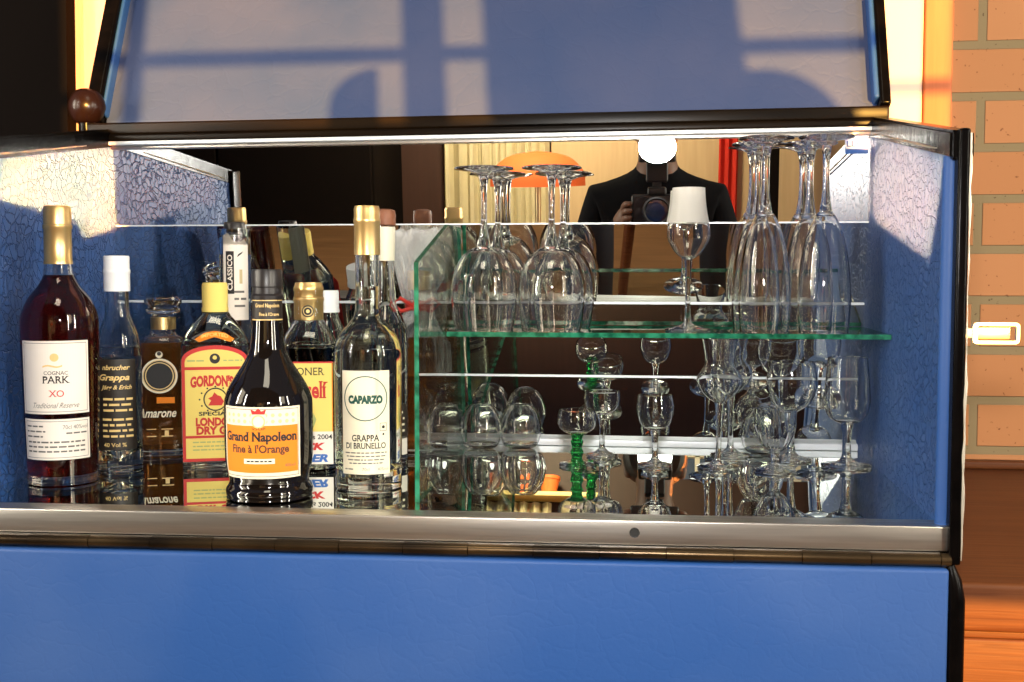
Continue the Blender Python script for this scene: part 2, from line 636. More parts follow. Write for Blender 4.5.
for x0, x1 in zip(xs, xs[1:]):
    for z0, z1 in zip(zs, zs[1:]):
        cx_, cz_ = (x0 + x1) / 2, (z0 + z1) / 2
        if any(o[0] < cx_ < o[1] and o[2] < cz_ < o[3] for o in ops):
            continue
        box(bm, x0, x1, YR - 0.06, YR, z0, z1)
struct(obj('wall_rear', bm, M_rear, smooth=False))
M_tan = vary(mat('tan_wainscot', (0.46, 0.33, 0.18), 0.7), 4, 0.3, (0.38, 0.26, 0.14), stretch=(14, 1, 1))
struct(obj('trim_2', box(B(), 1.26, 3.2, YR, YR + 0.012, 0.0, 0.62, 0.003), M_tan))
struct(obj('trim_3', box(B(), -0.455, 1.11, YR, YR + 0.012, 0.0, 0.62, 0.003), M_tan))
M_frame = mat('window_frame_paint', (0.6, 0.55, 0.45), 0.5)
bars = [[('h', 0.947, 0.011), ('v', toward_sun(-0.753, 1.63, YR), 0.011), ('v', toward_sun(-0.32, 1.63, YR), 0.027)], [('h', 0.947, 0.011)], [], []]
for i, (o, bs) in enumerate(zip(ops, bars)):
    w = struct(obj('window_%d' % (i + 1), box(B(), o[0], o[1], YR - 0.045, YR - 0.041, o[2], o[3]), M_pane, smooth=False))  # the last two are only panes in the added slots
    for k, c, h in bs:
        if k == 'h':
            obj('window_bar', box(B(), o[0], o[1], YR - 0.055, YR - 0.025, c - h, c + h), M_frame, w, smooth=False)
        else:
            obj('window_bar', box(B(), c - h, c + h, YR - 0.055, YR - 0.025, o[2], o[3]), M_frame, w, smooth=False)

# things of the room the mirrors show, and added shapes that shade the lid
cur = B()
prev = None
N = 60
for i in range(N + 1):
    x = -0.92 + 0.46 * i / N
    y = YR + 0.05 + 0.018 * math.sin(i * 0.9) + 0.006 * math.sin(i * 2.3)
    a, b = cur.verts.new((x, y, FLOOR + 0.02)), cur.verts.new((x, y, 0.69))
    if prev:
        cur.faces.new((prev[0], a, b, prev[1]))
    prev = (a, b)
bmesh.ops.solidify(cur, geom=cur.faces[:], thickness=0.003)
tag(obj('curtain', cur, mat('cream_curtain', (0.85, 0.76, 0.5), 0.8)), 'long cream curtain on the rear wall, seen reflected in the upper mirror', 'curtain')
sill = tag(obj('window_sill', box(B(), -1.02, -0.22, YR, YR + 0.13, 0.705, 0.725, 0.003), mat('yellow_sill_paint', (0.8, 0.6, 0.25), 0.5)), 'pale yellow shelf under the rear window, carrying two orange flower pots', 'shelf')
for x, lb in ((-0.61, 'orange flower pot on the rear window shelf, left one in the floor mirror'), (-0.47, 'orange flower pot on the rear window shelf, right one in the floor mirror')):
    pt = thing('flower_pot', lb, 'flower pot', (x, YR + 0.075, 0.7255), group='orange pots on the window shelf')
    obj('pot', lathe(B(), [(0, 0), (0.032, 0), (0.044, 0.062), (0.048, 0.063), (0.048, 0.078), (0.043, 0.078), (0.040, 0.06), (0, 0.058)], 28), mat('orange_clay', (0.8, 0.16, 0.03), 0.6), pt)
    obj('soil', lathe(B(), spl([(0, 0.072), (0.02, 0.071), (0.0405, 0.066)], 4) + [(0.038, 0.059), (0, 0.059)], 20), mat('dark_soil', (0.03, 0.018, 0.01), 0.9), pt)
red = B()
prev = None
for i in range(13):
    x = 0.25 + 0.08 * i / 12
    y = YR + 0.035 + 0.008 * math.sin(i * 1.3)
    a, b = red.verts.new((x, y, FLOOR + 0.1)), red.verts.new((x + 0.01, y, 0.46))
    if prev:
        red.faces.new((prev[0], a, b, prev[1]))
    prev = (a, b)
bmesh.ops.solidify(red, geom=red.faces[:], thickness=0.003)
tag(obj('scarf', red, mat('red_cloth', (0.7, 0.04, 0.02), 0.8)), 'narrow red cloth hanging on the rear wall, reflected beside the flutes', 'cloth')
wr = thing('wardrobe', 'black wardrobe, the dark block at the left of the reflected room', 'wardrobe', (-1.75, -1.6, FLOOR))
obj('carcass', box(B(), -0.64, 0.64, -0.26, 0.24, 0.05, 2.0, 0.006), M_darkwood, wr)
for s in (-1, 1):
    d = obj('door', box(B(), min(0.005 * s, 0.63 * s), max(0.005 * s, 0.63 * s), 0.24, 0.262, 0.08, 1.97, 0.004), M_darkwood, wr)
    obj('handle', lathe(B(), spl([(0, 0), (0.012, 0.004), (0.012, 0.02), (0, 0.026)], 4), 16), M_brass, d, loc=(0.05 * s, 0.266, 1.0)).rotation_euler = (-math.pi / 2, 0, 0)
obj('plinth', box(B(), -0.62, 0.62, -0.24, 0.22, 0, 0.05), M_blackmatt, wr)

def screen(name, label, x0, x1, top, y, rl, rr):
    t = thing(name, label, 'screen', ((x0 + x1) / 2, y, FLOOR))
    h = (x1 - x0) / 2
    H = top - FLOOR
    pts = [(-h, 0, 0.03), (h, 0, 0.03)]
    def arc(cx_, r, a0, a1):
        return [(cx_ + r * math.cos(a0 + (a1 - a0) * i / 10), 0, H - r + r * math.sin(a0 + (a1 - a0) * i / 10)) for i in range(11)]
    pts += arc(h - rr, rr, 0, math.pi / 2) if rr else [(h, 0, H)]
    pts += arc(-h + rl, rl, math.pi / 2, math.pi) if rl else [(-h, 0, H)]
    bm = B()
    slab(bm, pts, 0.02, n=(0, 1, 0))
    obj('panel', bm, M_darkwood, t, smooth=False)
    obj('foot', box(B(), -h, h, -0.12, 0.14, 0, 0.03, 0.004), M_darkwood, t)
    return t
screen('shade_screen', 'added narrow dark screen with one rounded shoulder, shading the lid from the window wall', toward_sun(-0.462, 1.6, -1.72), toward_sun(-0.395, 1.6, -1.72), 0.90, -1.72, 0.064, 0)  # unseen panel added to cast a rounded shadow on the lid
tag(obj('window_sill', box(B(), 1.0, 1.44, YR, YR + 0.13, 0.705, 0.725, 0.003), mat('yellow_sill_paint', (0.8, 0.6, 0.25), 0.5)), 'added pale yellow shelf under the other rear window, carrying the board that shades the lid', 'shelf')  # shelf added only to carry the shading board
bx0, bx1 = toward_sun(0.02, 1.62, -1.84), toward_sun(0.238, 1.62, -1.84)  # unseen board added to shadow the right part of the lid
bh = (bx1 - bx0) / 2
bm = B()
slab(bm, [(-bh, 0, 0), (bh, 0, 0)] + [(bh - 0.10 + 0.10 * math.cos(R(9 * i)), 0, 0.073 + 0.10 * math.sin(R(9 * i))) for i in range(11)] + [(-bh, 0, 0.173)], 0.02, n=(0, 1, 0))
tag(obj('shade_board', bm, M_darkwood, smooth=False, loc=((bx0 + bx1) / 2, -1.84, 0.7252)), 'added dark board with a rounded shoulder on the rear window shelf, shading the lid', 'board')
lamp = thing('table_lamp', 'lamp with an orange dome shade, reflected beside the cream curtain', 'lamp', (-0.47, -1.45, FLOOR))
obj('base', lathe(B(), spl([(0, 0), (0.12, 0), (0.12, 0.02), (0.03, 0.04), (0, 0.05)], 4), 28), M_brass, lamp)
obj('pole', lathe(B(), [(0, 0.03), (0.012, 0.03), (0.012, 1.13), (0, 1.13)], 14), M_brass, lamp)
sh = [(0.19, 1.10), (0.18, 1.16), (0.12, 1.215), (0.02, 1.235)]
obj('lamp_shade', lathe(B(), spl(sh, 5) + [(0.0, 1.236)] , 36), mat('orange_shade', (0.6, 0.09, 0.015), 0.8, emit=(1.0, 0.15, 0.02), es=0.25), lamp)

# ------------------------------------------------------------------ the sideboard the case stands on
TZ = -0.058
sb = thing('sideboard', 'red-brown wooden sideboard under the open bar case', 'sideboard', (-0.1, 1.5, FLOOR))
def sbb(name, x0, x1, y0, y1, z0, z1, bev=0.003, m=M_wood):
    return obj(name, box(B(), x0 + 0.1, x1 + 0.1, y0 - 1.5, y1 - 1.5, z0 - FLOOR, z1 - FLOOR, bev), m, sb)
sbb('top', -1.25, 1.15, 1.168, 1.868, TZ - 0.05, TZ, 0.006)
sbb('back_rail', -1.25, 1.15, 1.845, 1.868, TZ, TZ + 0.013, 0.004)
sbb('moulding', -1.23, 1.13, 1.176, 1.2, TZ - 0.058, TZ - 0.05, 0.002)
sbb('apron', -1.23, 1.13, 1.174, 1.21, TZ - 0.16, TZ - 0.058, 0.003)
sbb('carcass', -1.2, 1.1, 1.19, 1.86, FLOOR + 0.06, TZ - 0.05, 0.004)
sbb('plinth', -1.17, 1.07, 1.2, 1.85, FLOOR, FLOOR + 0.06, 0.002)

def front_y(x):
    """how far back the front of the case stands: its right end a little farther than its left"""
    return (x + 0.75) * 0.034
def skew(bm):
    for v in bm.verts:
        v.co.y += front_y(v.co.x)
    return bm
# ------------------------------------------------------------------ the bar case
case = thing('bar_case', 'open blue-lined bar case with mirrors, lid up and front flap hanging down', 'bar case', (0, 0, 0))
L = dict(fb=(-0.745, 1.135, 0), ft=(-0.757, 1.135, 0.362), bt=(-0.768, 1.60, 0.432), bb=(-0.790, 1.66, 0))
Rr = dict(fb=(0.2785, 1.165, 0), ft=(0.2785, 1.165, 0.362), bt=(0.277, 1.60, 0.432), bb=(0.279, 1.66, 0))
# base tray and back of the shell
bm = box(B(), -0.80, 0.290, 1.17, 1.70, TZ, -0.004, 0.004)
obj('base', bm, M_blackmatt, case)
bm = B()
slab(bm, [(-0.80, 1.69, TZ), (0.298, 1.69, TZ), (0.298, 1.63, 0.445), (-0.80, 1.63, 0.445)], 0.01, n=(0, 1, 0.12))
obj('back_panel', bm, M_blackmatt, case)
for q, s in ((L, -1), (Rr, 1)):
    bm = B()
    slab(bm, [q['fb'], q['bb'], q['bt'], q['ft']], 0.012, n=(s, 0, 0))
    w = obj('side_panel', bm, M_lining, case, smooth=False)
    # padded roll on the front edge
    a, b = Vector(q['fb']) + Vector((0.004 * s, 0, 0.001)), Vector(q['ft']) + Vector((0.004 * s, 0, -0.002))
    obj('padded_edge', tube(B(), [a + (b - a) * i / 8 for i in range(9)], 0.0085, 16), M_flap, w)
    # black lacquered rim: sloping top rail and front post
    bm = B()
    t0, t1 = Vector(q['bt']), Vector(q['ft'])
    o1, o2, o3, o4 = Vector((-0.002 * s, 0, -0.004)), Vector((0.02 * s, 0, -0.004)), Vector((0.02 * s, 0, 0.024)), Vector((-0.002 * s, 0, 0.024))
    t1 = t1 + Vector((0, -0.02, -0.003))
    A_, B_ = [bm.verts.new(t0 + o) for o in (o1, o2, o3, o4)], [bm.verts.new(t1 + o) for o in (o1, o2, o3, o4)]
    bm.faces.new(A_)
    bm.faces.new(list(reversed(B_)))
    for i in range(4):
        bm.faces.new((A_[i], A_[(i + 1) % 4], B_[(i + 1) % 4], B_[i]))
    bmesh.ops.bevel(bm, geom=bm.edges[:], offset=0.003, segments=2, affect='EDGES')
    rim = obj('top_rim', bm, M_black, case)
    d = (t1 - t0)
    obj('worn_line', tube(B(), [t0 + d * (0.25 + 0.09 * i) + Vector((-0.0025 * s, 0, 0.004 + 0.0007 * math.sin(3.1 * i))) for i in range(8)], [0.0005, 0.001, 0.0008, 0.0014, 0.001, 0.0015, 0.001, 0.0005], 6), M_wear, rim)
    bm = box(B(), *((q['fb'][0] + 0.005 * s, q['fb'][0] + 0.016 * s) if s > 0 else (q['fb'][0] + 0.016 * s, q['fb'][0] + 0.005 * s)), q['fb'][1] - 0.023, q['fb'][1] + 0.015, -0.035, 0.385, 0.003)
    post = obj('front_rim', bm, M_black, case)
    xo = q['fb'][0] + 0.0162 * s
    rnd = random.Random(3)
    obj('worn_line', tube(B(), [(xo + rnd.uniform(-0.0006, 0.0004) * s, q['fb'][1] - 0.0235, -0.03 + 0.41 * i / 24) for i in range(25)], [rnd.choice((0.0004, 0.0009, 0.0016)) for i in range(25)], 6), M_wear, post)

# mirrors
def mirror(name, y0, z0, y1, z1, xl, xr, m=M_mirror, t=0.004):
    bm = B()
    slab(bm, [(xl, y0, z0), (xr, y0, z0), (xr, y1, z1), (xl, y1, z1)], t, n=(0, 1, 0))
    return obj(name, bm, m, case, smooth=False)
YB, YT, ZT = 1.640, 1.573, 0.314
def ml(z):
    return YB + (YT - YB) * z / ZT
zc = [0.0, 0.101, 0.205, ZT]
for z0, z1 in zip(zc, zc[1:]):
    mirror('lower_mirror', ml(z0), z0, ml(z1), z1, -0.786 + 0.05 * z0, 0.279)
for z, h in ((0.101, 0.0026), (0.205, 0.003)):
    bm = box(B(), -0.778, 0.279, ml(z) - 0.0022, ml(z) + 0.002, z - h / 2, z + h / 2, 0.0004)
    obj('mirror_joint', bm, M_chan, case)
um = mirror('upper_mirror', YT - 0.001, ZT, YT - 0.007, 0.432, -0.768, 0.277)
obj('mirror_joint', box(B(), -0.768, 0.278, YT - 0.003, YT + 0.002, ZT - 0.001, ZT + 0.0008), M_chan, case)
obj('mirror_channel', box(B(), -0.782, 0.279, 1.628, YB + 0.002, 0.0004, 0.0095, 0.001), M_chan, case)
bm = B()
slab(bm, [(-0.745, 1.14, 0), (0.279, 1.17, 0), (0.279, 1.65, 0), (-0.787, 1.65, 0)], 0.004, n=(0, 0, -1))
obj('floor_mirror', bm, M_floormirror, case, smooth=False)
# maker's sticker in the corner of the upper mirror
s = Sheet()
s.rect(-0.017, 0.013, -0.010, 0.010, mat('pale_blue_paper', (0.55, 0.7, 0.9), 0.5))
s.rect(-0.017, 0.013, -0.010, -0.004, M_blueink, 1)
s.text('LLER', -0.002, 0.003, 0.027, 0.008, M_blueink, 2, 0.03)
st = s.wrap('sticker', um, None, z=0.413, y=YT - 0.0075)
st.location.x = 0.262

# front metal strip, screw hole, hinge, flap
strip = obj('front_strip', skew(box(B(), -0.78, 0.2845, 1.115, 1.146, -0.0235, 0.0012, 0.0015)), M_steel, case)
hs = B()
lathe(hs, [(0.0022, 0), (0.0045, 0.0006), (0.0045, 0.0012), (0, 0.0012)], 20)
lathe(hs, [(0.0052, -0.0002), (0.0046, 0.0014), (0.0036, 0.0010)], 20)
h = obj('screw', hs, [M_dark], strip, loc=(-0.0195, 1.1148 + front_y(-0.0195), -0.011))
h.rotation_euler = (math.pi / 2, 0, 0)
bm = B()
x, k = -0.78, 0
while x < 0.285:
    x1 = min(x + 0.066, 0.286)
    tube(bm, [(x + 0.0004, 1.112, -0.031), (x1 - 0.0004, 1.112, -0.031)], 0.0062 if k % 2 else 0.0068, 14)
    x, k = x1, k + 1
hinge = obj('piano_hinge', skew(bm), vary(mat('dark_hinge_metal', (0.02, 0.014, 0.01), 0.25, metal=0.85), 9, 0.15, (0.12, 0.075, 0.035)), case)
obj('hinge_leaf', skew(box(B(), -0.78, 0.278, 1.116, 1.14, -0.036, -0.0235, 0.0005)), M_black, hinge)
obj('bright_line', skew(box(B(), -0.78, 0.276, 1.1135, 1.117, -0.0252, -0.0243)), M_steel, hinge)
bm = B()
box(bm, -0.80, 0.2835, 1.104, 1.124, -0.50, -0.0385, 0.004)
skew(bm)
flap = obj('front_flap', bm, M_flap, case)
bm = B()
tube(bm, [(0.286, 1.147, -0.036), (0.289, 1.146, -0.05), (0.2915, 1.146, -0.07), (0.2915, 1.146, -0.2), (0.2915, 1.146, -0.50)], [0.004, 0.0075, 0.0088, 0.0088, 0.0088], 12)
obj('flap_edging', bm, M_black, flap)

# lid, leaning back
def lidp(x, t, f=0.0):
    """a point of the lid: x across, t up along it, f out of its face towards the front"""
    e, nrm = Vector((0, 0.387, 0.922)), Vector((0, -0.922, 0.387))
    return Vector((x, 1.597, 0.457)) + e * t + nrm * f
def lidbox(x0, x1, t0, t1, f0, f1, bev):
    bm = box(B(), x0, x1, t0, t1, f0, f1, bev)
    for v in bm.verts:
        v.co = lidp(v.co.x, v.co.y, v.co.z)
    return bm
LH = 0.42
lid = obj('lid', lidbox(-0.80, 0.298, -0.002, LH, -0.012, 0.0, 0.003), M_blackmatt, case)
bm = lidbox(-0.792, 0.290, 0.004, LH - 0.006, 0.0, 0.006, 0.003)
obj('lid_lining', bm, M_lid, lid)
for x0, x1 in ((-0.815, -0.793), (0.290, 0.304)):
    obj('lid_edge', lidbox(x0, x1, 0.0, LH, -0.012, 0.03, 0.004), M_black, lid)
xe = 0.2875
obj('lid_side_lining', lidbox(0.283, 0.291, 0.012, LH - 0.01, 0.0, 0.026, 0.004), M_flap, lid)
obj('lid_side_lining', lidbox(-0.794, -0.788, 0.012, LH - 0.01, 0.0, 0.022, 0.003), M_flap, lid)
obj('lid_top_edge', lidbox(-0.815, 0.304, LH - 0.02, LH, -0.012, 0.03, 0.004), M_black, lid)
# back top rail under the lid: lacquered bars and a bright strip
def rail(name, y0, y1, z0, z1, m, bev, xl=-0.80, xr=0.298, roll=0.005):
    bm = box(B(), xl, xr, y0, y1, z0, z1, bev)
    for v in bm.verts:
        v.co.z += roll * (v.co.x + 0.25) 
    return obj(name, bm, m, case)
M_rail = vary(mat('lacquered_rail', (0.0015, 0.001, 0.0008), 0.3, spec=0.15), 9, 0.16, (0.012, 0.006, 0.002), bump=0.2, stretch=(0.4, 3, 3))
rail('back_rail', 1.552, 1.60, 0.4435, 0.4605, M_rail, 0.003)
rail('back_rail', 1.548, 1.60, 0.4335, 0.4435, M_rail, 0.003)
rail('bright_strip', 1.546, 1.575, 0.4285, 0.4335, M_chan, 0.001, -0.775, 0.283)
rail('bright_strip', 1.556, 1.575, 0.4235, 0.4285, M_steel, 0.001, -0.77, 0.28)
kb = lathe(B(), spl([(0, -0.027), (0.018, -0.021), (0.0265, 0), (0.018, 0.021), (0, 0.027)], 6), 28, sy=0.9)
obj('corner_knob', kb, M_knob, case, loc=(-0.813, 1.58, 0.4845))
obj('knob_foot', lathe(B(), [(0, 0.435), (0.012, 0.435), (0.012, 0.462), (0, 0.462)], 16, cx=-0.813, cyy=1.58), M_black, case)

# clasp sticking out from the right post
cl = obj('clasp', box(B(), 0.298, 0.312, 1.186, 1.196, 0.183, 0.193, 0.001), M_wear, case)
bm = B()
def rrect(x0, x1, z0, z1, r, n=5):
    out = []
    for cx_, cz_, a0 in ((x1 - r, z1 - r, 0), (x0 + r, z1 - r, 90), (x0 + r, z0 + r, 180), (x1 - r, z0 + r, 270)):
        for i in range(n + 1):
            a = R(a0 + 90 * i / n)
            out.append((cx_ + r * math.cos(a), cz_ + r * math.sin(a)))
    return out
oo, ii = rrect(0.312, 0.3565, 0.1775, 0.1985, 0.004), rrect(0.3165, 0.3535, 0.1805, 0.1955, 0.0015)
for y in (1.186, 1.192):
    pass
vo = [[bm.verts.new((x, y, z)) for x, z in oo] for y in (1.186, 1.192)]
vi = [[bm.verts.new((x, y, z)) for x, z in ii] for y in (1.186, 1.192)]
n_ = len(oo)
for i in range(n_):
    j = (i + 1) % n_
    bm.faces.new((vo[0][i], vo[0][j], vi[0][j], vi[0][i]))
    bm.faces.new((vo[1][i], vi[1][i], vi[1][j], vo[1][j]))
    bm.faces.new((vo[0][i], vo[1][i], vo[1][j], vo[0][j]))
    bm.faces.new((vi[0][i], vi[0][j], vi[1][j], vi[1][i]))
obj('clasp_loop', bm, mat('bright_nickel', (0.9, 0.86, 0.78), 0.35, metal=0.8), cl)
obj('clasp_tongue', box(B(), 0.312, 0.348, 1.187, 1.191, 0.1815, 0.1945, 0.0015), M_brass, cl)
obj('clasp_plate', box(B(), 0.295, 0.299, 1.18, 1.202, 0.165, 0.206, 0.0008), M_wear, cl)

# ------------------------------------------------------------------ glass divider and glass shelf
bm = B()
xf, xb = -0.256, -0.272
def dv(y, z):
    return (xf + (xb - xf) * (y - 1.204) / 0.4, y, z)
pts = [dv(1.204, 0.0005), dv(1.610, 0.0005), dv(1.553, 0.308), dv(1.436, 0.308), dv(1.204, 0.259)]
fs = slab(bm, pts, 0.005, n=(1, 0, 0))
for i, f in enumerate(fs):
    f.material_index = 0 if i < 2 else 1
dvo = obj('glass_divider', bm, [M_pane, M_edge], smooth=False)
tag(dvo, 'upright clear glass divider with a green cut-corner edge between bottles and glasses', 'glass divider')
bm = B()
SZ = 0.174
pts = [(-0.2585, 1.409, SZ - 0.006), (0.2778, 1.409, SZ - 0.006), (0.2778, 1.590, SZ - 0.006), (-0.2655, 1.590, SZ - 0.006)]
fs = slab(bm, pts, 0.006, n=(0, 0, 1))
for i, f in enumerate(fs):
    f.material_index = 0 if i < 2 else 1
sho = obj('glass_shelf', bm, [M_pane, M_edge], smooth=False)
tag(sho, 'flat glass shelf with a green front edge, holding the upside-down glasses', 'shelf')
# ------------------------------------------------------------------ drinking glasses
def shell(prof, t, zb, n=6):
    """closed glass wall from an outer profile running from the bottom centre up to the rim"""
    outer = spl(prof, n)
    inner = [(max(r - t, 0.0), max(z, zb)) for r, z in outer]
    inner = [p for p in inner if p[1] > zb + 1e-5 and p[0] > 1e-4]
    rim_z = outer[-1][1]
    inner[-1] = (outer[-1][0] - t, rim_z)
    return outer + [(outer[-1][0] - t / 2, rim_z + t * 0.35)] + list(reversed(inner)) + [(0.0, zb)]

def stemware(kind, label, loc, bowl, t, zb, stem, foot, group=None, flip=False, stem_mat=None, ribs=0, rib=0.0, ribz=None, stem_ribs=0, rotz=0.0, cat='glass', seg=44):
    """bowl: outer profile from its bottom centre to the rim; stem and foot: closed profiles"""
    H = bowl[-1][1]
    t_ = thing(kind, label, cat, (loc[0], loc[1], loc[2] + (H if flip else 0)), (math.pi if flip else 0, 0, rotz), group)
    obj('bowl', lathe(B(), shell(bowl, t, zb), seg, ribs=ribs, rib=rib, ribz=ribz), M_glass, t_)
    if stem:
        obj('stem', lathe(B(), stem, 24, ribs=stem_ribs, rib=0.06 if stem_ribs else 0), stem_mat or M_glass, t_)
    if foot:
        obj('foot', lathe(B(), foot, seg), M_glass, t_)
    return t_

def std_stem(r, z0, z1, r1=None):
    return [(0, z0)] + spl([(r * 1.9, z0), (r, z0 + (z1 - z0) * 0.22), (r, z0 + (z1 - z0) * 0.7), ((r1 or r * 1.8), z1)], 6) + [(0, z1)]

def std_foot(r, h=0.009, rs=0.006):
    return [(0, 0), (r * 0.97, 0), (r, 0.0012), (r * 0.98, 0.0024)] + spl([(r * 0.97, 0.0026), (r * 0.5, 0.0048), (rs, h)], 5)[1:] + [(0, h)]

# upside-down goblets on the shelf
SH = SZ + 0.0002
wine_bowl = [(0, 0.100), (0.012, 0.101), (0.028, 0.112), (0.0395, 0.135), (0.0425, 0.160), (0.0405, 0.185), (0.037, 0.206)]
def wine(loc, label, rotz=0):
    return stemware('wine_goblet', label, loc, wine_bowl, 0.0018, 0.1035, std_stem(0.0042, 0.006, 0.1012, 0.010), std_foot(0.038), 'upside-down goblets on the shelf', True, rotz=rotz, ribs=18, rib=0.012, ribz=(0.10, 0.16))
w0 = wine((-0.2178, 1.4528, SH), 'upside-down clear goblet at the left front of the glass shelf')
def again(src, loc, label):
    c = copy_tree(src)
    c.location = (loc[0], loc[1], src.location.z if len(loc) < 3 else loc[2])
    c['label'] = label
    return c
again(w0, (-0.212, 1.5392), 'upside-down clear goblet at the far left, behind the front one')
again(w0, (-0.1315, 1.4528), 'upside-down clear goblet second in the front row of the shelf')
again(w0, (-0.124, 1.5392), 'upside-down clear goblet behind the second goblet of the front row')

flute_bowl = [(0, 0.092), (0.009, 0.093), (0.020, 0.114), (0.0275, 0.144), (0.0315, 0.179), (0.032, 0.209), (0.0300, 0.240)]
f0 = stemware('champagne_flute', 'upside-down champagne flute, left one in the front pair on the shelf', (0.134, 1.462, SH), flute_bowl, 0.0018, 0.098, std_stem(0.0046, 0.006, 0.0935, 0.0085), std_foot(0.034), 'upside-down flutes on the shelf', True, ribs=26, rib=0.012, ribz=(0.085, 0.2))
again(f0, (0.130, 1.528), 'upside-down champagne flute behind the left front flute')
again(f0, (0.206, 1.458), 'upside-down champagne flute, rightmost on the front of the shelf')
again(f0, (0.196, 1.528), 'upside-down champagne flute behind the rightmost front flute')

# upright tulip glass on the shelf
k = 0.00124
tul = [(0, 72), (4, 72.5), (13, 79), (21, 92), (22, 100), (21, 109)]
tg = stemware('tulip_glass', 'single upright tulip glass with the flash glow built into its rim, standing on the shelf', (0.040, 1.475, SH), [(r * k, z * k) for r, z in tul], 0.0017, 74 * k, std_stem(0.0034, 0.005, 73 * k, 0.005), std_foot(0.029), rotz=0.3)

fb = spl([(r * k, z * k) for r, z in ((21.0, 109.2), (19.2, 118), (17.4, 131), (16.5, 145))], 5)
obj('glow_band', lathe(B(), fb + [(r - 0.0017, z) for r, z in reversed(fb)] + [fb[0]], 44), mat('pale_glow_glass', (0.97, 0.95, 0.9), 0.45, trans=0.68, ior=1.3), tg)  # pale frosted wall stands in for the flash glow at the rim
# glasses on the mirrored floor of the case
k = 0.001281
stemware('roemer_glass', 'small wine glass with a ribbed green stem in front of the mirror', (-0.099, 1.46, 0.0006), [(0, 31 * k), (8 * k, 32 * k), (17 * k, 38 * k), (19.5 * k, 47 * k), (18 * k, 56 * k)], 0.0017, 33 * k, [(0, 3 * k)] + spl([(6.5 * k, 3 * k), (5 * k, 8 * k), (6.3 * k, 14 * k), (4.6 * k, 18 * k), (6 * k, 24 * k), (4.8 * k, 27 * k), (6.5 * k, 32 * k)], 4) + [(0, 32 * k)], [(0, 0), (17.5 * k, 0), (18 * k, 0.0015), (17 * k, 0.003), (6.5 * k, 4.5 * k), (0, 4.5 * k)], stem_mat=M_green, stem_ribs=12)
k = 0.001358
stemware('liqueur_glass', 'small clear liqueur glass close behind the green-stemmed glass', (-0.071, 1.545, 0.0006), [(0, 41 * k), (6 * k, 41.5 * k), (15 * k, 47 * k), (18 * k, 55 * k), (17.5 * k, 64 * k)], 0.0017, 43 * k, std_stem(0.0036, 0.004, 41.5 * k), std_foot(16 * k))
k = 0.001281
c0 = stemware('sherry_glass', 'small round sherry glass alone under the middle of the shelf', (0.0, 1.473, 0.0006), [(0, 35 * k), (5 * k, 35.5 * k), (14.5 * k, 42 * k), (18.5 * k, 55 * k), (18 * k, 64 * k), (16.8 * k, 71 * k)], 0.0017, 37 * k, std_stem(0.0042, 0.004, 36 * k, 0.007), std_foot(17 * k, 0.008))
k = 0.001269
grappa_b = [(0, 65), (4, 65.5), (14, 72), (22, 83), (21.5, 92), (15.5, 101), (14.5, 107), (16, 118), (18, 129)]
g0 = stemware('grappa_glass', 'tall bulb-shaped grappa glass with a funnel rim, front one of two', (0.080, 1.467, 0.0006), [(r * k, z * k) for r, z in grappa_b], 0.0017, 67 * k, std_stem(0.0036, 0.004, 66 * k, 0.006), std_foot(21.5 * k, 0.010))
again(g0, (0.101, 1.566, 0.0006), 'tall bulb-shaped grappa glass with a funnel rim, standing behind its twin')
k = 0.001322
gob = stemware('goblet', 'round-bowled wine glass behind the cut liqueur glass', (0.178, 1.54, 0.0006), [(0, 48 * k), (6 * k, 48.5 * k), (19 * k, 58 * k), (25 * k, 74 * k), (24 * k, 88 * k), (22 * k, 98 * k)], 0.0017, 50 * k, std_stem(0.0048, 0.004, 49 * k, 0.008), std_foot(21 * k, 0.010))
k = 0.001243
stemware('cut_glass', 'short-stemmed liqueur glass with cut facets, foremost on the right', (0.148, 1.447, 0.0006), [(0, 19 * k), (5 * k, 19.5 * k), (14 * k, 28 * k), (19.5 * k, 42 * k), (20.5 * k, 54 * k), (20.5 * k, 63 * k)], 0.0016, 22 * k, std_stem(0.0052, 0.004, 20 * k, 0.0075), std_foot(21 * k, 0.008), ribs=14, rib=0.03, ribz=(18 * k, 50 * k))
k = 0.001275
stemware('tasting_glass', 'tall clear wine tasting glass beside the blue right wall', (0.242, 1.495, 0.0006), [(0, 43 * k), (7 * k, 43.5 * k), (18 * k, 50 * k), (22.5 * k, 64 * k), (22 * k, 80 * k), (19.5 * k, 109 * k)], 0.0017, 46 * k, std_stem(0.0058, 0.004, 44 * k, 0.0085), std_foot(25 * k, 0.011))
# stemless egg-shaped tumblers by the foot of the mirror
k = 0.00113
egg = [(0, 0), (14, 0), (21.5, 5), (25.5, 17), (25.5, 30), (21.5, 44), (14.5, 54)]
e0 = stemware('egg_tumbler', 'stemless egg-shaped glass standing alone at the foot of the mirror', (-0.188, 1.597, 0.0006), [(r * k, z * k) for r, z in egg], 0.0016, 0.006, None, None, 'egg-shaped glasses along the mirror')
again(e0, (-0.2425, 1.586, 0.0006), 'stemless egg-shaped glass just right of the glass divider')
again(e0, (0.146, 1.592, 0.0006), 'stemless egg-shaped glass behind the two grappa glasses')

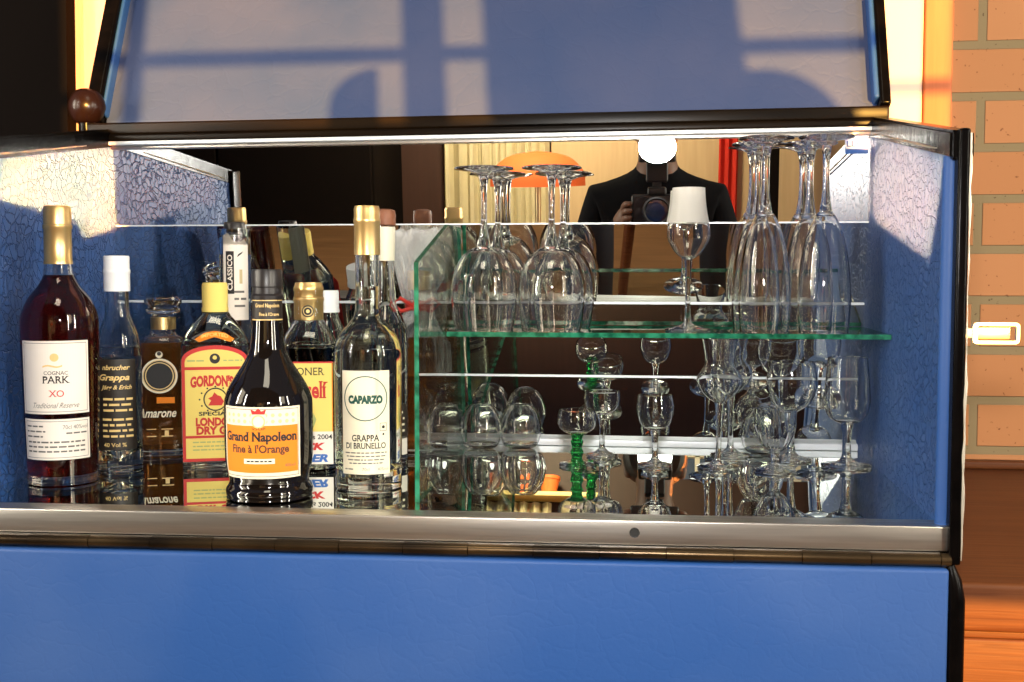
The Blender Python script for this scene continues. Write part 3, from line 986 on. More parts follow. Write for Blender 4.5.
# ------------------------------------------------------------------ bottles
def bottle(name, label, loc, k, prof, t=0.003, zb=6, level=None, liq=None, n=2.0, sy=1.0, glass=None, seg=48, rotz=0.0, group=None, nn=5):
    """prof in picture-scale units (k metres each); level: height of the liquid in the same units"""
    th = thing(name, label, 'bottle', (loc[0], loc[1], 0.0006), (0, 0, rotz), group)
    P = [(r * k, z * k) for r, z in prof]
    outer = spl(P, nn)
    inner = [(max(r - t, 0.0015), max(z, zb * k)) for r, z in outer if z > zb * k and r > t]
    top = outer[-1]
    obj('glass_body', lathe(B(), outer + [(top[0] - t, top[1])] + list(reversed(inner[:-1])) + [(0.0, zb * k)], seg, n=n, sy=sy), glass or M_bglass, th)
    if liq:
        lv = level * k
        lp = [(r + 0.0002, z) for r, z in inner if z < lv]
        lr = interp(inner)(lv) + 0.0002
        obj('liquid', lathe(B(), [(0.0, zb * k - 0.0002)] + [(lp[0][0], zb * k - 0.0002)] + lp + [(lr, lv), (0.0, lv)], seg, n=n, sy=sy), liq, th)
    return th, interp(outer)

def cap(parent, name, prof, m, k, seg=36, ribs=0, rib=0.0, n=2.0, sy=1.0):
    P = [(r * k, z * k) for r, z in prof]
    return obj(name, lathe(B(), P, seg, ribs=ribs, rib=rib, n=n, sy=sy), m, parent)

# 1 cognac, dark red, at the left front
k = 0.00119
b, rad = bottle('cognac_bottle', 'tall dark red cognac bottle with a gold capsule and white label, leftmost', (-0.698, 1.279), k,
    [(0, 0), (30, 0), (33, 3), (33.2, 15), (35, 60), (36.7, 130), (36.7, 160), (34, 172), (28, 184), (20, 194), (15, 203), (13, 212), (12.5, 225), (12.5, 268)], level=205, liq=mat('dark_red_spirit', (0.24, 0.012, 0.008), 0.0, trans=0.9, ior=1.36), zb=9)
cap(b, 'capsule', [(12.9, 216), (13.6, 216), (13.6, 219), (13.1, 220), (13.1, 250), (13.8, 251), (13.8, 254), (13.0, 255), (13.0, 270), (12, 273), (0, 273)], M_gold, k)
s = Sheet()
px = k
s.rect(-37 * px, 33 * px, 71 * px, 142 * px, M_white)
s.frame(-34 * px, 31 * px, 73 * px, 140 * px, 0.5 * px, M_grey)
s.disc(0, 126 * px, 4 * px, M_goldink, 1)
s.text('~', -2 * px, 117.5 * px, 18 * px, 3 * px, M_goldink, 2)
s.text('COGNAC', 1 * px, 111 * px, 22 * px, 3.6 * px, M_ink, 2, serif=0.05)
s.text('PARK', 1 * px, 104.5 * px, 25 * px, 7 * px, M_ink, 2, 0.012, serif=0.05)
s.text('XO', 1 * px, 91 * px, 14 * px, 6.5 * px, M_red, 2, 0.005, serif=0.05)
s.text('Traditional Reserve', 0, 79.5 * px, 44 * px, 5.2 * px, M_grey, 2, 0.0, 0.5)
s.rect(-37 * px, 33 * px, 26 * px, 66 * px, M_white)
s.frame(-34 * px, 31 * px, 28 * px, 64 * px, 0.5 * px, M_grey)
for i in range(3):
    s.line(-21 * px, (59 - i * 5) * px, 22 * px, 1.5 * px, M_grey, 2, i)
    s.line(-2 * px, (43.5 - i * 4.6) * px, 58 * px, 1.6 * px, M_grey, 2, i + 9)
s.text('70cl 40%vol', 18 * px, 58 * px, 24 * px, 4 * px, M_grey, 2)
s.line(19 * px, 52 * px, 20 * px, 1.5 * px, M_grey, 2, 5)
s.wrap('paper_label', b, rad, R(19.5))

# 2 clear grappa bottle with a black label
k = 0.00127
px = k
b, rad = bottle('grappa_bottle', 'clear grappa bottle with a black gold-lettered label and white cap, beside the cognac', (-0.672, 1.373), k,
    [(0, 0), (19, 0), (21.5, 3), (22, 10), (22, 112), (21.3, 122), (17.5, 138), (13, 150), (11.3, 162), (10.8, 185), (11.5, 188), (11.5, 208)], level=112, liq=liquid('pale_spirit', (0.96, 0.93, 0.8)), zb=10)
cap(b, 'cap', [(11.8, 176), (12.6, 176), (12.6, 193), (13, 194), (13, 197), (12.4, 198), (12.4, 210), (11.6, 211), (0, 211)], M_wplast, k)
s = Sheet()
s.rect(-30 * px, 19 * px, 21 * px, 110 * px, mat('black_paper', (0.02, 0.014, 0.01), 0.5))
s.text('nbrucher', -1 * px, 102 * px, 27 * px, 5 * px, M_goldink, 1, 0.02, 0.3)
s.text('Grappa', -3 * px, 91.5 * px, 30 * px, 8 * px, M_goldink, 1, 0.03, 0.3)
s.text('Jörg & Erich', -1 * px, 82 * px, 30 * px, 5.5 * px, M_goldink, 1, 0.02, 0.3)
for i, z in enumerate((71, 65.5, 60)):
    s.line(1 * px, z * px, 30 * px, 2.2 * px, M_goldink, 1, i)
for i, z in enumerate((51, 45.5, 40, 34.5)):
    s.line(0 * px, z * px, 30 * px, 2.2 * px, M_goldink, 1, i + 6)
s.text('40 Vol %', -3 * px, 26 * px, 22 * px, 4 * px, M_goldink, 1, 0.01)
s.wrap('paper_label', b, rad, R(21.1))

# 3 amarone grappa decanter
k = 0.00136
px = k
b, rad = bottle('decanter', 'squat amber decanter bottle with a faceted glass stopper and ring emblem', (-0.664, 1.49), k,
    [(0, 0), (19, 0), (21.5, 2), (22, 8), (22, 104), (21.5, 112), (19, 117), (13, 120), (11.5, 124), (11.5, 138)], level=112, liq=mat('amber_spirit', (0.6, 0.2, 0.035), 0.0, trans=0.78, ior=1.36), n=3.2, zb=7, rotz=R(20))
cap(b, 'stopper', [(0, 128), (11, 128), (11, 140), (15, 141), (17, 144), (14.5, 147), (18, 151), (18.3, 154), (15, 157), (0, 157)], M_glass, k, seg=12)
cap(b, 'neck_band', [(11.6, 125), (12.2, 125), (12.2, 137), (11.6, 137)], M_gold, k)
s = Sheet()
s.disc(-3 * px, 80 * px, 17 * px, M_goldink, 0)
s.ring(-3 * px, 80 * px, 17.2 * px, 15.6 * px, M_cream, 1)
s.ring(-3 * px, 80 * px, 14.8 * px, 13.6 * px, M_ink, 2)
s.disc(-3 * px, 80 * px, 12.6 * px, M_ink, 2)
s.rect(-6 * px, 11 * px, 53 * px, 59 * px, M_orange, 0)
s.text('Amarone', -6 * px, 43.5 * px, 37 * px, 9 * px, M_cream, 0, 0.02, 0.35)
for z in (27, 20):
    s.rect(-16 * px, -7 * px, z * px, (z + 0.9) * px, M_goldink, 0)
    s.rect(-2 * px, 9 * px, z * px, (z + 0.9) * px, M_goldink, 0)
s.rect(1 * px, 5 * px, 21 * px, 26 * px, M_goldink, 0)
s.disc(-3 * px, 101 * px, 3.4 * px, M_cream, 0)
s.disc(-3 * px, 102 * px, 2.0 * px, M_ink, 1)
s.wrap('printed_emblem', b, None, y=-22 * k, lift=0.0006)

# 4 gin bottle, flat
k = 0.00128
px = k
b, rad = bottle('gin_bottle', 'flat clear gin bottle with a red-bordered yellow label and yellow cap', (-0.556, 1.403), k,
    [(0, 0), (30, 0), (33, 3), (33.5, 10), (33.5, 112), (32.5, 122), (28, 133), (20, 145), (14, 152), (12.5, 158), (12, 178)], level=160, liq=liquid('clear_spirit', (0.98, 0.98, 0.93)), n=3.0, sy=0.62, zb=8, rotz=R(19))
cap(b, 'cap', [(12, 154), (12.8, 154), (12.8, 158), (12.4, 159), (12.4, 180), (11.5, 183), (0, 183)], M_yellow, k, ribs=30, rib=0.012)
s = Sheet()
def arched(x, z0, z1, rise, n=14):
    return [(-x, z0), (x, z0)] + [(x * math.cos(math.pi * i / n), z1 + rise * math.sin(math.pi * i / n)) for i in range(n + 1)]
s.poly([(x_ * px, z_ * px) for x_, z_ in arched(31.5, 8, 108, 14)], M_red, 0)
s.poly([(x_ * px, z_ * px) for x_, z_ in arched(28.5, 11, 106, 12)], M_yellow, 1)
s.rect(-28.5 * px, 28.5 * px, 98 * px, 101 * px, M_red, 2)
s.rect(-28.5 * px, 28.5 * px, 31 * px, 33.5 * px, M_red, 2)
s.disc(0, 109 * px, 5 * px, M_ink, 2)
s.disc(0, 110 * px, 2 * px, M_yellow, 3)
s.line(-17 * px, 107 * px, 18 * px, 1.5 * px, M_ltgreen, 2, 2)
s.line(17 * px, 107 * px, 18 * px, 1.5 * px, M_ltgreen, 2, 3)
s.text("GORDON'S", -3 * px, 86 * px, 41 * px, 11.5 * px, M_red, 3, 0.055, 0, 1.5 * px, serif=0.05)
s.ring(0, 69 * px, 11.5 * px, 10.2 * px, M_ink, 2)
for a in range(12):
    s.disc(15 * px * math.cos(a * math.pi / 6), 69 * px + 12.5 * px * math.sin(a * math.pi / 6), 0.9 * px, M_ink, 2, 8)
s.poly([(x_ * px, z_ * px) for x_, z_ in ((-7, 63), (6, 63), (8, 67), (5, 72), (2, 73), (-1, 76), (-3, 72), (-7, 70), (-4, 68))], M_red, 3)
s.text('SPECIAL', -1 * px, 55 * px, 30 * px, 4 * px, M_ink, 3, 0.03)
s.text('LONDON', 0 * px, 47 * px, 38 * px, 8.5 * px, M_red, 3, 0.055)
s.text('DRY GIN', 1 * px, 38.5 * px, 39 * px, 8.5 * px, M_red, 3, 0.055)
for i, z in enumerate((27, 23, 19.5)):
    s.line(0, z * px, 44 * px, 1.3 * px, M_ltgreen, 3, i)
s.wrap('paper_label', b, None, y=-33.5 * k * 0.62, lift=0.0006)
s = Sheet()
pts = []
s.poly([(-19 * px, 128 * px), (-15 * px, 125 * px), (0, 130 * px), (15 * px, 125 * px), (19 * px, 128 * px), (10 * px, 134 * px), (0, 136 * px), (-10 * px, 134 * px)], M_orange, 0)
s.text('IMPORTED', 0, 130.5 * px, 26 * px, 3.6 * px, M_yellow, 1, 0.02, 0, 2 * px)
sho_ = s.wrap('shoulder_label', b, None)
for v in sho_.data.vertices:
    z = v.co.z
    rr = rad(z)
    v.co.y = -rr * 0.62 * max(0.0, (1 - (abs(v.co.x) / max(rr, 1e-4)) ** 3)) ** (1 / 3) - 0.0008 + v.co.y

# 5 round black orange-liqueur bottle in front
k = 0.00111
px = k
M_blackglass = mat('black_glass', (0.006, 0.004, 0.003), 0.04, spec=0.6, coat=0.3)
b = thing('liqueur_bottle', 'round-bellied black liqueur bottle with an orange label, foremost of all', 'bottle', (-0.424, 1.221, 0.0006))
prof = [(0, 0), (38, 0), (42, 3), (42.5, 9), (39, 16), (40.5, 26), (43, 42), (43.3, 90), (42, 101), (38, 111), (32, 121), (25.5, 131), (19.5, 142), (16.5, 152), (15, 168), (14, 182), (14, 198)]
P = spl([(r * k, z * k) for r, z in prof], 6)
rad = interp(P)
obj('glass_body', lathe(B(), P + [(0, 198 * k)], 56), M_blackglass, b)
cap(b, 'cap', [(13.5, 196), (15.5, 196), (15.8, 200), (14.2, 202), (14.2, 208), (15, 209), (15, 224), (14, 226), (0, 226)], mat('black_cap', (0.015, 0.012, 0.012), 0.35), k, ribs=40, rib=0.01)
s = Sheet()
s.rect(-42 * px, 42 * px, 24 * px, 94 * px, M_cream)
s.frame(-40 * px, 40 * px, 26 * px, 92 * px, 0.6 * px, M_grey)
s.rect(-39 * px, 39 * px, 30 * px, 76 * px, M_orange, 1)
for i in range(11):
    for j in range(2):
        s.disc((-34 + 6.8 * i) * px, (80 + 6 * j) * px, 2.0 * px, mat('pale_orange_ink', (0.85, 0.55, 0.25), 0.6), 1, 6)
s.disc(0, 82 * px, 8 * px, M_cream, 2)
s.ring(0, 80 * px, 6.5 * px, 5.2 * px, M_goldink, 3)
s.poly([(x_ * px, z_ * px) for x_, z_ in ((-6, 87), (6, 87), (7.5, 92), (3, 90), (0, 93), (-3, 90), (-7.5, 92))], M_red, 3)
s.text('VSOP', 0, 73 * px, 13 * px, 2.6 * px, M_ink, 3)
s.text('Grand Napoleon', 0, 64 * px, 76 * px, 12 * px, M_ink, 3, 0.035, serif=0.05)
s.text("Fine à l'Orange", 0, 52.5 * px, 58 * px, 10.5 * px, mat('brown_ink', (0.10, 0.03, 0.01), 0.6), 3, 0.03, serif=0.05)
s.rect(-15 * px, 15 * px, 39 * px, 44 * px, M_cream, 3)
s.line(0, 41.5 * px, 24 * px, 1.4 * px, M_ink, 4, 4)
s.text('40%vol', 30 * px, 37 * px, 11 * px, 2.8 * px, M_grey, 3)
s.wrap('paper_label', b, rad, R(6.1))
s = Sheet()
s.rect(-24 * px, 24 * px, 176 * px, 196 * px, mat('black_paper', (0.02, 0.014, 0.01), 0.5))
s.rect(-24 * px, 24 * px, 195 * px, 196 * px, M_goldink, 1)
s.rect(-24 * px, 24 * px, 176 * px, 177 * px, M_goldink, 1)
s.text('Grand Napoleon', 0, 190 * px, 25 * px, 5 * px, M_goldink, 1, 0.02)
s.text("Fine à l'Orange", 2 * px, 181.5 * px, 20 * px, 4.4 * px, M_goldink, 1, 0.02)
s.wrap('neck_label', b, lambda z: 14.2 * 0.00111, R(19.1))

# 6 dark liqueur with yellow label
k = 0.00128
px = k
b, rad = bottle('liqueur_bottle', 'square-shouldered dark liqueur bottle with a yellow label and gold cap', (-0.438, 1.418), k,
    [(0, 0), (25, 0), (27.5, 3), (28, 10), (28, 112), (27, 122), (23, 132), (18, 140), (14.5, 146), (13.5, 152), (13.5, 178)], level=119, liq=liquid('dark_liqueur', (0.04, 0.012, 0.006)), n=3.2, zb=7, rotz=R(12))
cap(b, 'cap', [(13.7, 146), (14.6, 146), (14.6, 164), (15.2, 165), (15.2, 168), (14.2, 169), (14.2, 174), (14.8, 175), (14.8, 178), (13.8, 180), (13.2, 183), (0, 183)], M_gold, k)
s = Sheet()
s.disc(0, 155 * px, 6 * px, M_ink, 0)
s.ring(0, 155 * px, 4.6 * px, 3.8 * px, M_goldink, 1)
s.disc(0, 155 * px, 1.8 * px, M_goldink, 1)
s.wrap('cap_emblem', b, lambda z: 14.8 * 0.00128, R(2))
s = Sheet()
s.rect(-25 * px, 25 * px, 36 * px, 106 * px, M_yellow)
s.rect(-25 * px, 25 * px, 105 * px, 106.5 * px, M_red, 1)
s.rect(24 * px, 25 * px, 36 * px, 106 * px, M_orange, 1)
s.text('DONER', 0 * px, 97 * px, 34 * px, 7.5 * px, M_ink, 1, 0.0, serif=0.05)
s.text('celí', 9 * px, 79 * px, 22 * px, 17 * px, M_red, 1, 0.03, serif=0.05)
s.poly([(x_ * px, z_ * px) for x_, z_ in ((-3, 44), (6, 42), (9, 50), (4, 60), (0, 55))], M_ltgreen, 1)
s.rect(-25 * px, 25 * px, 6 * px, 38 * px, M_white, 2)
s.text("ner's 2004", 9 * px, 33 * px, 30 * px, 5 * px, M_ink, 3, 0.02)
s.text('CK', 7 * px, 23.5 * px, 20 * px, 7.5 * px, M_red, 3, 0.05, 0.25)
s.text('GER', 7 * px, 12 * px, 26 * px, 8 * px, M_blueink, 3, 0.05, 0.25)
s.wrap('paper_label', b, None, y=-28 * k, lift=0.0006)

# 7 clear grappa with the circle label
k = 0.001157
px = k
b, rad = bottle('grappa_bottle', 'clear long-necked bottle with a cream circle label and gold capsule', (-0.328, 1.287), k,
    [(0, 0), (29, 0), (32.5, 3), (33, 10), (33.3, 80), (33.6, 130), (32, 143), (27, 154), (19, 163), (13.5, 171), (12, 182), (11.8, 200), (12, 270)], level=200, liq=liquid('clear_spirit', (0.98, 0.98, 0.93)), zb=14)
cap(b, 'capsule', [(12.2, 231), (13, 231), (12.8, 262), (13.3, 263), (13.3, 266), (12.8, 267), (12.8, 276), (11.8, 279), (0, 279)], M_gold, k)
s = Sheet()
s.rect(-24.5 * px, 24.5 * px, 18 * px, 119 * px, M_cream)
s.ring(0, 92 * px, 22 * px, 21 * px, M_dgreen, 1)
s.text('CAPARZO', 0, 91 * px, 34 * px, 8.5 * px, M_dgreen, 1, 0.075)
s.text('GRAPPA', 0, 53.5 * px, 27 * px, 6.5 * px, M_ink, 1, 0.02, serif=0.05)
s.text('DI BRUNELLO', 0, 46 * px, 40 * px, 6 * px, M_ink, 1, 0.02, serif=0.05)
s.frame(14 * px, 21 * px, 60 * px, 68 * px, 0.5 * px, M_grey)
s.disc(17.5 * px, 64 * px, 1.6 * px, M_ink, 1, 10)
s.disc(17.5 * px, 57 * px, 1.1 * px, M_ink, 1, 10)
for i in range(4):
    s.line(0, (39 - 3.4 * i) * px, (42 - 3 * i) * px, 1.2 * px, M_grey, 1, i)
s.text('70cl', 0, 23 * px, 7 * px, 3 * px, M_grey, 1)
s.line(-17 * px, 23 * px, 9 * px, 1.2 * px, M_grey, 1, 8)
s.text('40%vol', 17 * px, 23 * px, 11 * px, 3 * px, M_grey, 1)
s.wrap('paper_label', b, rad, R(9.3))

# 8 clear bottle with a brown cork behind it
k = 0.00131
px = k
b, rad = bottle('grappa_bottle', 'clear bottle with a dark brown cork close behind the circle-label bottle', (-0.346, 1.452), k,
    [(0, 0), (19, 0), (21, 3), (21.5, 10), (21.5, 120), (20, 136), (14, 150), (9.5, 160), (8.6, 172), (8.6, 226), (9.6, 228), (9.6, 234)], level=150, liq=liquid('rosy_spirit', (0.97, 0.86, 0.78)), zb=9)
cap(b, 'cork', [(0, 222), (7, 222), (7.5, 234), (10.3, 235), (10.6, 244), (9.6, 249), (6, 250.5), (0, 250.5)], M_cork, k)
cap(b, 'neck_seal', [(8.7, 200), (9.0, 200), (9.8, 227), (9.9, 233), (9.6, 233)], mat('cream_seal', (0.75, 0.7, 0.55), 0.5), k)
s = Sheet()
s.rect(-30 * px, 30 * px, 10 * px, 26 * px, M_white)
s.rect(-30 * px, 30 * px, 28 * px, 60 * px, mat('black_paper', (0.02, 0.014, 0.01), 0.5))
for i in range(4):
    s.line(0, (34 + 6 * i) * px, 50 * px, 2.2 * px, M_cream, 1, i)
s.wrap('paper_label', b, rad)

# 9 slim white-capped bottle
k = 0.00137
b, rad = bottle('schnapps_bottle', 'slim clear bottle with a ribbed white cap behind the gold-capped one', (-0.441, 1.512), k,
    [(0, 0), (15, 0), (17, 3), (17.5, 10), (17.5, 112), (16.5, 124), (12, 134), (10.8, 140), (10.8, 156)], level=108, liq=liquid('pale_spirit', (0.96, 0.93, 0.8)), zb=8)
cap(b, 'cap', [(11, 141), (12.2, 141), (12.2, 144), (11.6, 145), (11.6, 160), (11, 162.5), (0, 162.5)], M_wplast, k, ribs=24, rib=0.015)

# 10 tall slim bottle with upright lettering
k = 0.00132
px = k
b, rad = bottle('grappa_bottle', 'tall slim clear bottle with white upright lettering label behind the gin', (-0.551, 1.462), k,
    [(0, 0), (13.5, 0), (15, 3), (15.2, 10), (15.6, 10), (15.6, 212), (14, 222), (11, 226), (9.5, 228), (9.5, 234)], level=205, liq=liquid('clear_spirit', (0.98, 0.98, 0.93)), zb=8)
cap(b, 'cap', [(9.7, 227), (10.4, 227), (10.4, 236), (9.8, 237), (0, 237)], mat('black_cap', (0.015, 0.012, 0.012), 0.35), k)
s = Sheet()
s.poly([(x_ * px, z_ * px) for x_, z_ in ((-12, 140), (14, 140), (14, 214), (9, 220), (4, 217), (-2, 219), (-6, 225), (-10, 226), (-12, 222))], M_white, 0)
s.rect(-9 * px, -1 * px, 166 * px, 208 * px, M_ink, 1)
s.text('CLASSICO', -5 * px, 187 * px, 35 * px, 5 * px, M_white, 2, 0.02, 0, 0, True)
s.poly([(x_ * px, z_ * px) for x_, z_ in ((2, 202), (7, 206), (8, 208), (3, 205))], M_ink, 1)
s.poly([(x_ * px, z_ * px) for x_, z_ in ((4, 176), (7, 176), (7, 190), (4, 190))], mat('tan_ink', (0.5, 0.4, 0.22), 0.6), 1)
for i in range(3):
    s.line(5 * px, (168 - 7 * i) * px, 12 * px, 2.2 * px, M_grey, 1, i)
s.wrap('paper_label', b, rad, R(20.6))

# 11 amber bottle in cellophane with a red ribbon
k = 0.0016
b, rad = bottle('wrapped_bottle', 'amber bottle wrapped in crinkled cellophane with a red ribbon, beside the divider', (-0.318, 1.53), k,
    [(0, 0), (20, 0), (23, 3), (23.5, 10), (23.5, 70), (22, 92), (15, 108), (9, 118), (7.5, 128), (7.5, 150)], level=100, liq=mat('amber_spirit', (0.6, 0.2, 0.035), 0.0, trans=0.78, ior=1.36), zb=7)
cap(b, 'cap', [(7.7, 140), (8.6, 140), (8.6, 154), (7.8, 156), (0, 156)], M_gold, k)
bm = B()
rnd = random.Random(11)
rings = []
for z, r in ((70, 25), (92, 23.5), (108, 17), (118, 13), (126, 10.5), (134, 13), (150, 19), (166, 23), (180, 26), (190, 24)):
    ring = []
    for i in range(30):
        a = 2 * math.pi * i / 30
        rr = (r + rnd.uniform(-0.14, 0.14) * r) * k
        ring.append(bm.verts.new((rr * math.cos(a), rr * 0.8 * math.sin(a), (z + rnd.uniform(-3, 3)) * k)))
    rings.append(ring)
for a, c in zip(rings, rings[1:]):
    for i in range(30):
        j = (i + 1) % 30
        bm.faces.new((a[i], a[j], c[j]))
        bm.faces.new((a[i], c[j], c[i]))
obj('cellophane', bm, mat('cellophane', (0.95, 0.95, 0.95), 0.18, trans=0.75, ior=1.12), b, smooth=False)
bm = B()
lathe(bm, [(11 * k, 122 * k), (12.2 * k, 123 * k), (12.2 * k, 130 * k), (11 * k, 131 * k)], 24, sy=0.8)
for sgn in (-1, 1):
    tube(bm, [(sgn * 2 * k, -11 * k, 126 * k), (sgn * 14 * k, -13 * k, 133 * k), (sgn * 20 * k, -13 * k, 128 * k), (sgn * 13 * k, -12 * k, 122 * k), (sgn * 2 * k, -11 * k, 125 * k)], 1.7 * k, 8)
obj('ribbon', bm, mat('red_ribbon', (0.45, 0.03, 0.02), 0.35), b)

# ------------------------------------------------------------------ the photographer, seen in the mirror
stool = thing('stool', 'round wooden stool under the seated photographer', 'stool', (0, -0.52, FLOOR))
obj('seat', lathe(B(), spl([(0, 0.392), (0.17, 0.392), (0.18, 0.407), (0.17, 0.422), (0, 0.424)], 4), 32), M_wood, stool)
for i in range(4):
    a = math.pi / 4 + i * math.pi / 2
    obj('leg', tube(B(), [(0.17 * math.cos(a), 0.17 * math.sin(a), 0), (0.11 * math.cos(a), 0.11 * math.sin(a), 0.395)], [0.014, 0.018], 12), M_wood, stool)

def skinned(name, joints, edges, mat_of, mats, parent=None, levels=2):
    """one continuous surface grown over a skeleton; joints {name: (xyz, radius)}"""
    me = bpy.data.meshes.new(name)
    ks = list(joints)
    me.from_pydata([joints[k][0] for k in ks], [(ks.index(a), ks.index(b)) for a, b in edges], [])
    o = link(bpy.data.objects.new(name, me))
    sk = o.modifiers.new('skin', 'SKIN')
    sk.use_smooth_shade = True
    for i, k in enumerate(ks):
        r = joints[k][1]
        me.skin_vertices[0].data[i].radius = r if isinstance(r, tuple) else (r, r)
    me.skin_vertices[0].data[0].use_root = True
    ss = o.modifiers.new('sub', 'SUBSURF')
    ss.levels = ss.render_levels = levels
    dg = bpy.context.evaluated_depsgraph_get()
    ev = bpy.data.meshes.new_from_object(o.evaluated_get(dg))
    bpy.data.objects.remove(o)
    ev.name = name
    for m in mats:
        ev.materials.append(m)
    for p in ev.polygons:
        p.use_smooth = True
        p.material_index = mat_of(p.center)
    o = link(bpy.data.objects.new(name, ev))
    if parent:
        o.parent = parent
    return o

M_skin = mat('skin', (0.13, 0.065, 0.04), 0.55)
M_shirt = mat('black_jacket', (0.004, 0.004, 0.005), 0.9, spec=0.1)
M_jeans = mat('dark_trousers', (0.01, 0.011, 0.016), 0.8)
M_shoe = mat('dark_shoes', (0.012, 0.01, 0.009), 0.5)
OX, OY = 0.0, -0.52
J = {
    'pelvis': ((0, OY + 0.02, -0.27), (0.15, 0.11)), 'waist': ((0, OY + 0.03, -0.13), (0.14, 0.10)), 'chest': ((0, OY + 0.08, 0.08), (0.165, 0.115)),
    'upper': ((0, OY + 0.10, 0.24), (0.14, 0.095)), 'neck': ((0, OY + 0.12, 0.345), 0.055), 'jaw': ((0, OY + 0.155, 0.42), (0.062, 0.07)), 'brow': ((0, OY + 0.15, 0.50), (0.074, 0.09)), 'crown': ((0, OY + 0.14, 0.565), (0.055, 0.068)),
}
Ed = [('pelvis', 'waist'), ('waist', 'chest'), ('chest', 'upper'), ('upper', 'neck'), ('neck', 'jaw'), ('jaw', 'brow'), ('brow', 'crown')]
for sd, n_ in ((-1, 'l'), (1, 'r')):
    J.update({n_ + 'sh': ((0.175 * sd, OY + 0.10, 0.265), 0.062), n_ + 'el': ((0.235 * sd, OY + 0.16, 0.02), 0.046), n_ + 'fa': ((0.165 * sd, OY + 0.29, 0.12), 0.040), n_ + 'wr': ((0.102 * sd, OY + 0.385, 0.205), 0.029), n_ + 'pa': ((0.086 * sd, OY + 0.42, 0.235), (0.034, 0.022)),
              n_ + 'hip': ((0.10 * sd, OY + 0.04, -0.30), 0.095), n_ + 'th': ((0.145 * sd, OY + 0.24, -0.29), 0.085), n_ + 'kn': ((0.18 * sd, OY + 0.44, -0.29), 0.062), n_ + 'ca': ((0.178 * sd, OY + 0.42, -0.46), 0.058), n_ + 'an': ((0.175 * sd, OY + 0.40, -0.735), 0.040), n_ + 'ft': ((0.18 * sd, OY + 0.50, -0.778), (0.046, 0.036)), n_ + 'toe': ((0.185 * sd, OY + 0.60, -0.788), (0.044, 0.03))})
    Ed += [('upper', n_ + 'sh'), (n_ + 'sh', n_ + 'el'), (n_ + 'el', n_ + 'fa'), (n_ + 'fa', n_ + 'wr'), (n_ + 'wr', n_ + 'pa'), ('pelvis', n_ + 'hip'), (n_ + 'hip', n_ + 'th'), (n_ + 'th', n_ + 'kn'), (n_ + 'kn', n_ + 'ca'), (n_ + 'ca', n_ + 'an'), (n_ + 'an', n_ + 'ft'), (n_ + 'ft', n_ + 'toe')]
    # fingers curl round the grip of the camera: x towards the middle, four rows down the side
    for q in range(4):
        z = 0.268 - 0.019 * q
        ln = (0.9, 1.0, 0.95, 0.78)[q]
        J.update({n_ + 'f%da' % q: ((0.088 * sd, OY + 0.448, z - 0.004), 0.0095), n_ + 'f%db' % q: ((0.084 * sd, OY + 0.448 + 0.030 * ln, z), 0.0085), n_ + 'f%dc' % q: ((0.066 * sd, OY + 0.448 + 0.036 * ln, z), 0.0075)})
        Ed += [(n_ + 'pa', n_ + 'f%da' % q), (n_ + 'f%da' % q, n_ + 'f%db' % q), (n_ + 'f%db' % q, n_ + 'f%dc' % q)]
    J.update({n_ + 't1': ((0.070 * sd, OY + 0.392, 0.252), 0.0115), n_ + 't2': ((0.050 * sd, OY + 0.398, 0.268), 0.009)})
    Ed += [(n_ + 'pa', n_ + 't1'), (n_ + 't1', n_ + 't2')]
def body_mat(c):
    if c.z < -0.715:
        return 3
    if c.z < -0.19 and c.y > OY - 0.2:
        return 2
    if c.z > 0.355 or (c.y > OY + 0.375 and abs(c.x) < 0.12 and c.z > 0.17):
        return 0
    return 1
per = skinned('person', J, Ed, body_mat, [M_skin, M_shirt, M_jeans, M_shoe])
tag(per, 'seated photographer in black clothes holding a camera, reflected as a dark figure', 'person')
# face and hair
bm = B()
hc = Vector((0, OY + 0.15, 0.51))
lathe(bm, [(0, -0.02)] + [(0.104 * math.cos(a) ** 0.7, 0.092 * math.sin(a)) for a in [R(-62 + i * 15) for i in range(10)]] + [(0, 0.088)], 28, sy=1.16)
for v in bm.verts:
    d = 1 + 0.05 * noise.noise(v.co * 40)
    v.co = Vector((v.co.x * d, v.co.y * d - 0.012, v.co.z * d)) + hc + Vector((0, -0.004, 0.012))
    if v.co.y > hc.y + 0.045 and v.co.z < hc.z + 0.045:
        v.co.y = hc.y + 0.045
obj('hair', bm, mat('dark_hair', (0.02, 0.012, 0.008), 0.6), per)
obj('nose', tube(B(), [(0, hc.y + 0.084, 0.505), (0, hc.y + 0.098, 0.482), (0, hc.y + 0.104, 0.468), (0, hc.y + 0.088, 0.459)], [0.007, 0.010, 0.014, 0.010], 12), M_skin, per)
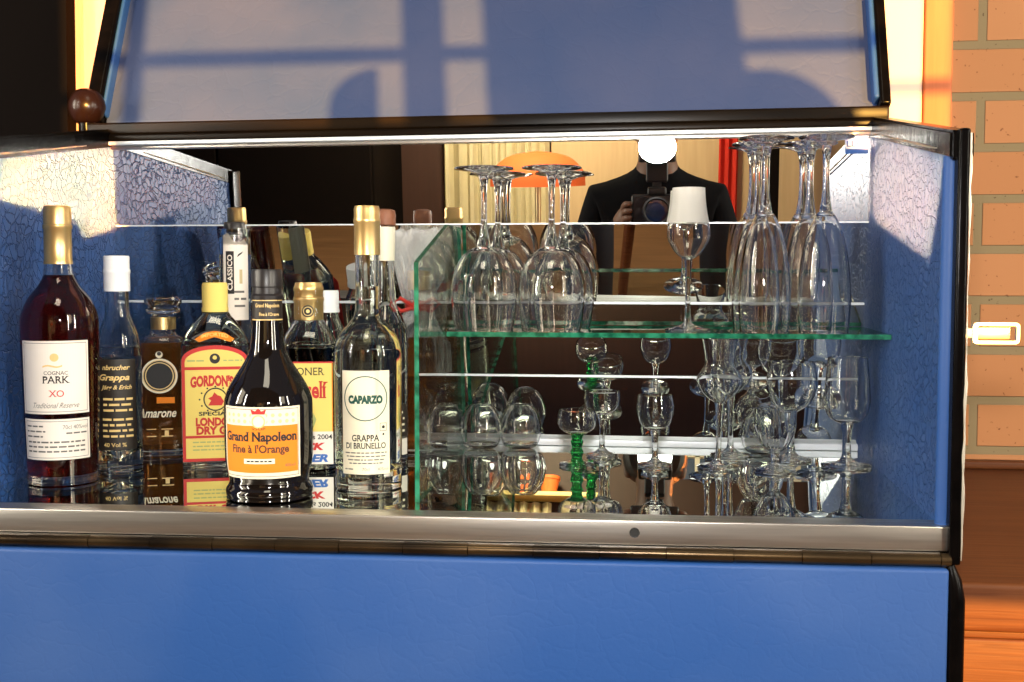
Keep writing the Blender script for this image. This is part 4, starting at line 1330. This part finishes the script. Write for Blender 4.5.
for sd in (-1, 1):
    obj('ear', lathe(B(), spl([(0, -0.026), (0.012, -0.02), (0.017, 0.004), (0.013, 0.024), (0, 0.03)], 4), 14, sy=0.5), M_skin, per, loc=(sd * 0.083, hc.y - 0.005, 0.475))
    bm = B()
    bmesh.ops.create_uvsphere(bm, u_segments=16, v_segments=10, radius=0.0125)
    obj('eye', bm, mat('eye_white', (0.7, 0.68, 0.64), 0.2), per, loc=(sd * 0.031, hc.y + 0.078, 0.503))
bm = B()
tube(bm, [(-0.026, hc.y + 0.068, 0.434), (-0.012, hc.y + 0.079, 0.437), (0, hc.y + 0.081, 0.435), (0.012, hc.y + 0.079, 0.437), (0.026, hc.y + 0.068, 0.434)], [0.003, 0.006, 0.007, 0.006, 0.003], 10)
obj('mouth', bm, mat('lips', (0.4, 0.14, 0.11), 0.45), per)

ph = thing('photo_camera', 'black camera with a flash unit, the bright star in the mirror', 'camera', (0, -0.085, 0.25))
M_cam = mat('black_camera_body', (0.015, 0.015, 0.016), 0.45)
obj('body', box(B(), -0.07, 0.07, -0.028, 0.028, -0.05, 0.042, 0.008), M_cam, ph)
obj('prism_hump', box(B(), -0.026, 0.026, -0.03, 0.03, 0.04, 0.062, 0.007), M_cam, ph)
ln = obj('lens_barrel', lathe(B(), [(0, 0), (0.035, 0), (0.036, 0.004), (0.036, 0.03), (0.0385, 0.032), (0.0385, 0.046), (0.034, 0.048), (0.031, 0.044), (0, 0.044)], 36, ribs=0), M_cam, ph, loc=(0, 0.024, 0))
ln.rotation_euler = (-math.pi / 2, 0, 0)
obj('lens_glass', lathe(B(), spl([(0.03, 0.0445), (0.02, 0.0465), (0, 0.0475)], 4), 32), mat('coated_lens', (0.01, 0.015, 0.05), 0.02, coat=0.8), ln)
obj('flash_foot', box(B(), -0.012, 0.012, -0.012, 0.012, 0.06, 0.078, 0.002), M_cam, ph)
fl = obj('flash_unit', box(B(), -0.03, 0.03, -0.022, 0.022, 0.076, 0.135, 0.006), M_cam, ph)
obj('flash_head', box(B(), -0.05, 0.05, -0.03, 0.075, 0.13, 0.212, 0.007), M_cam, fl)
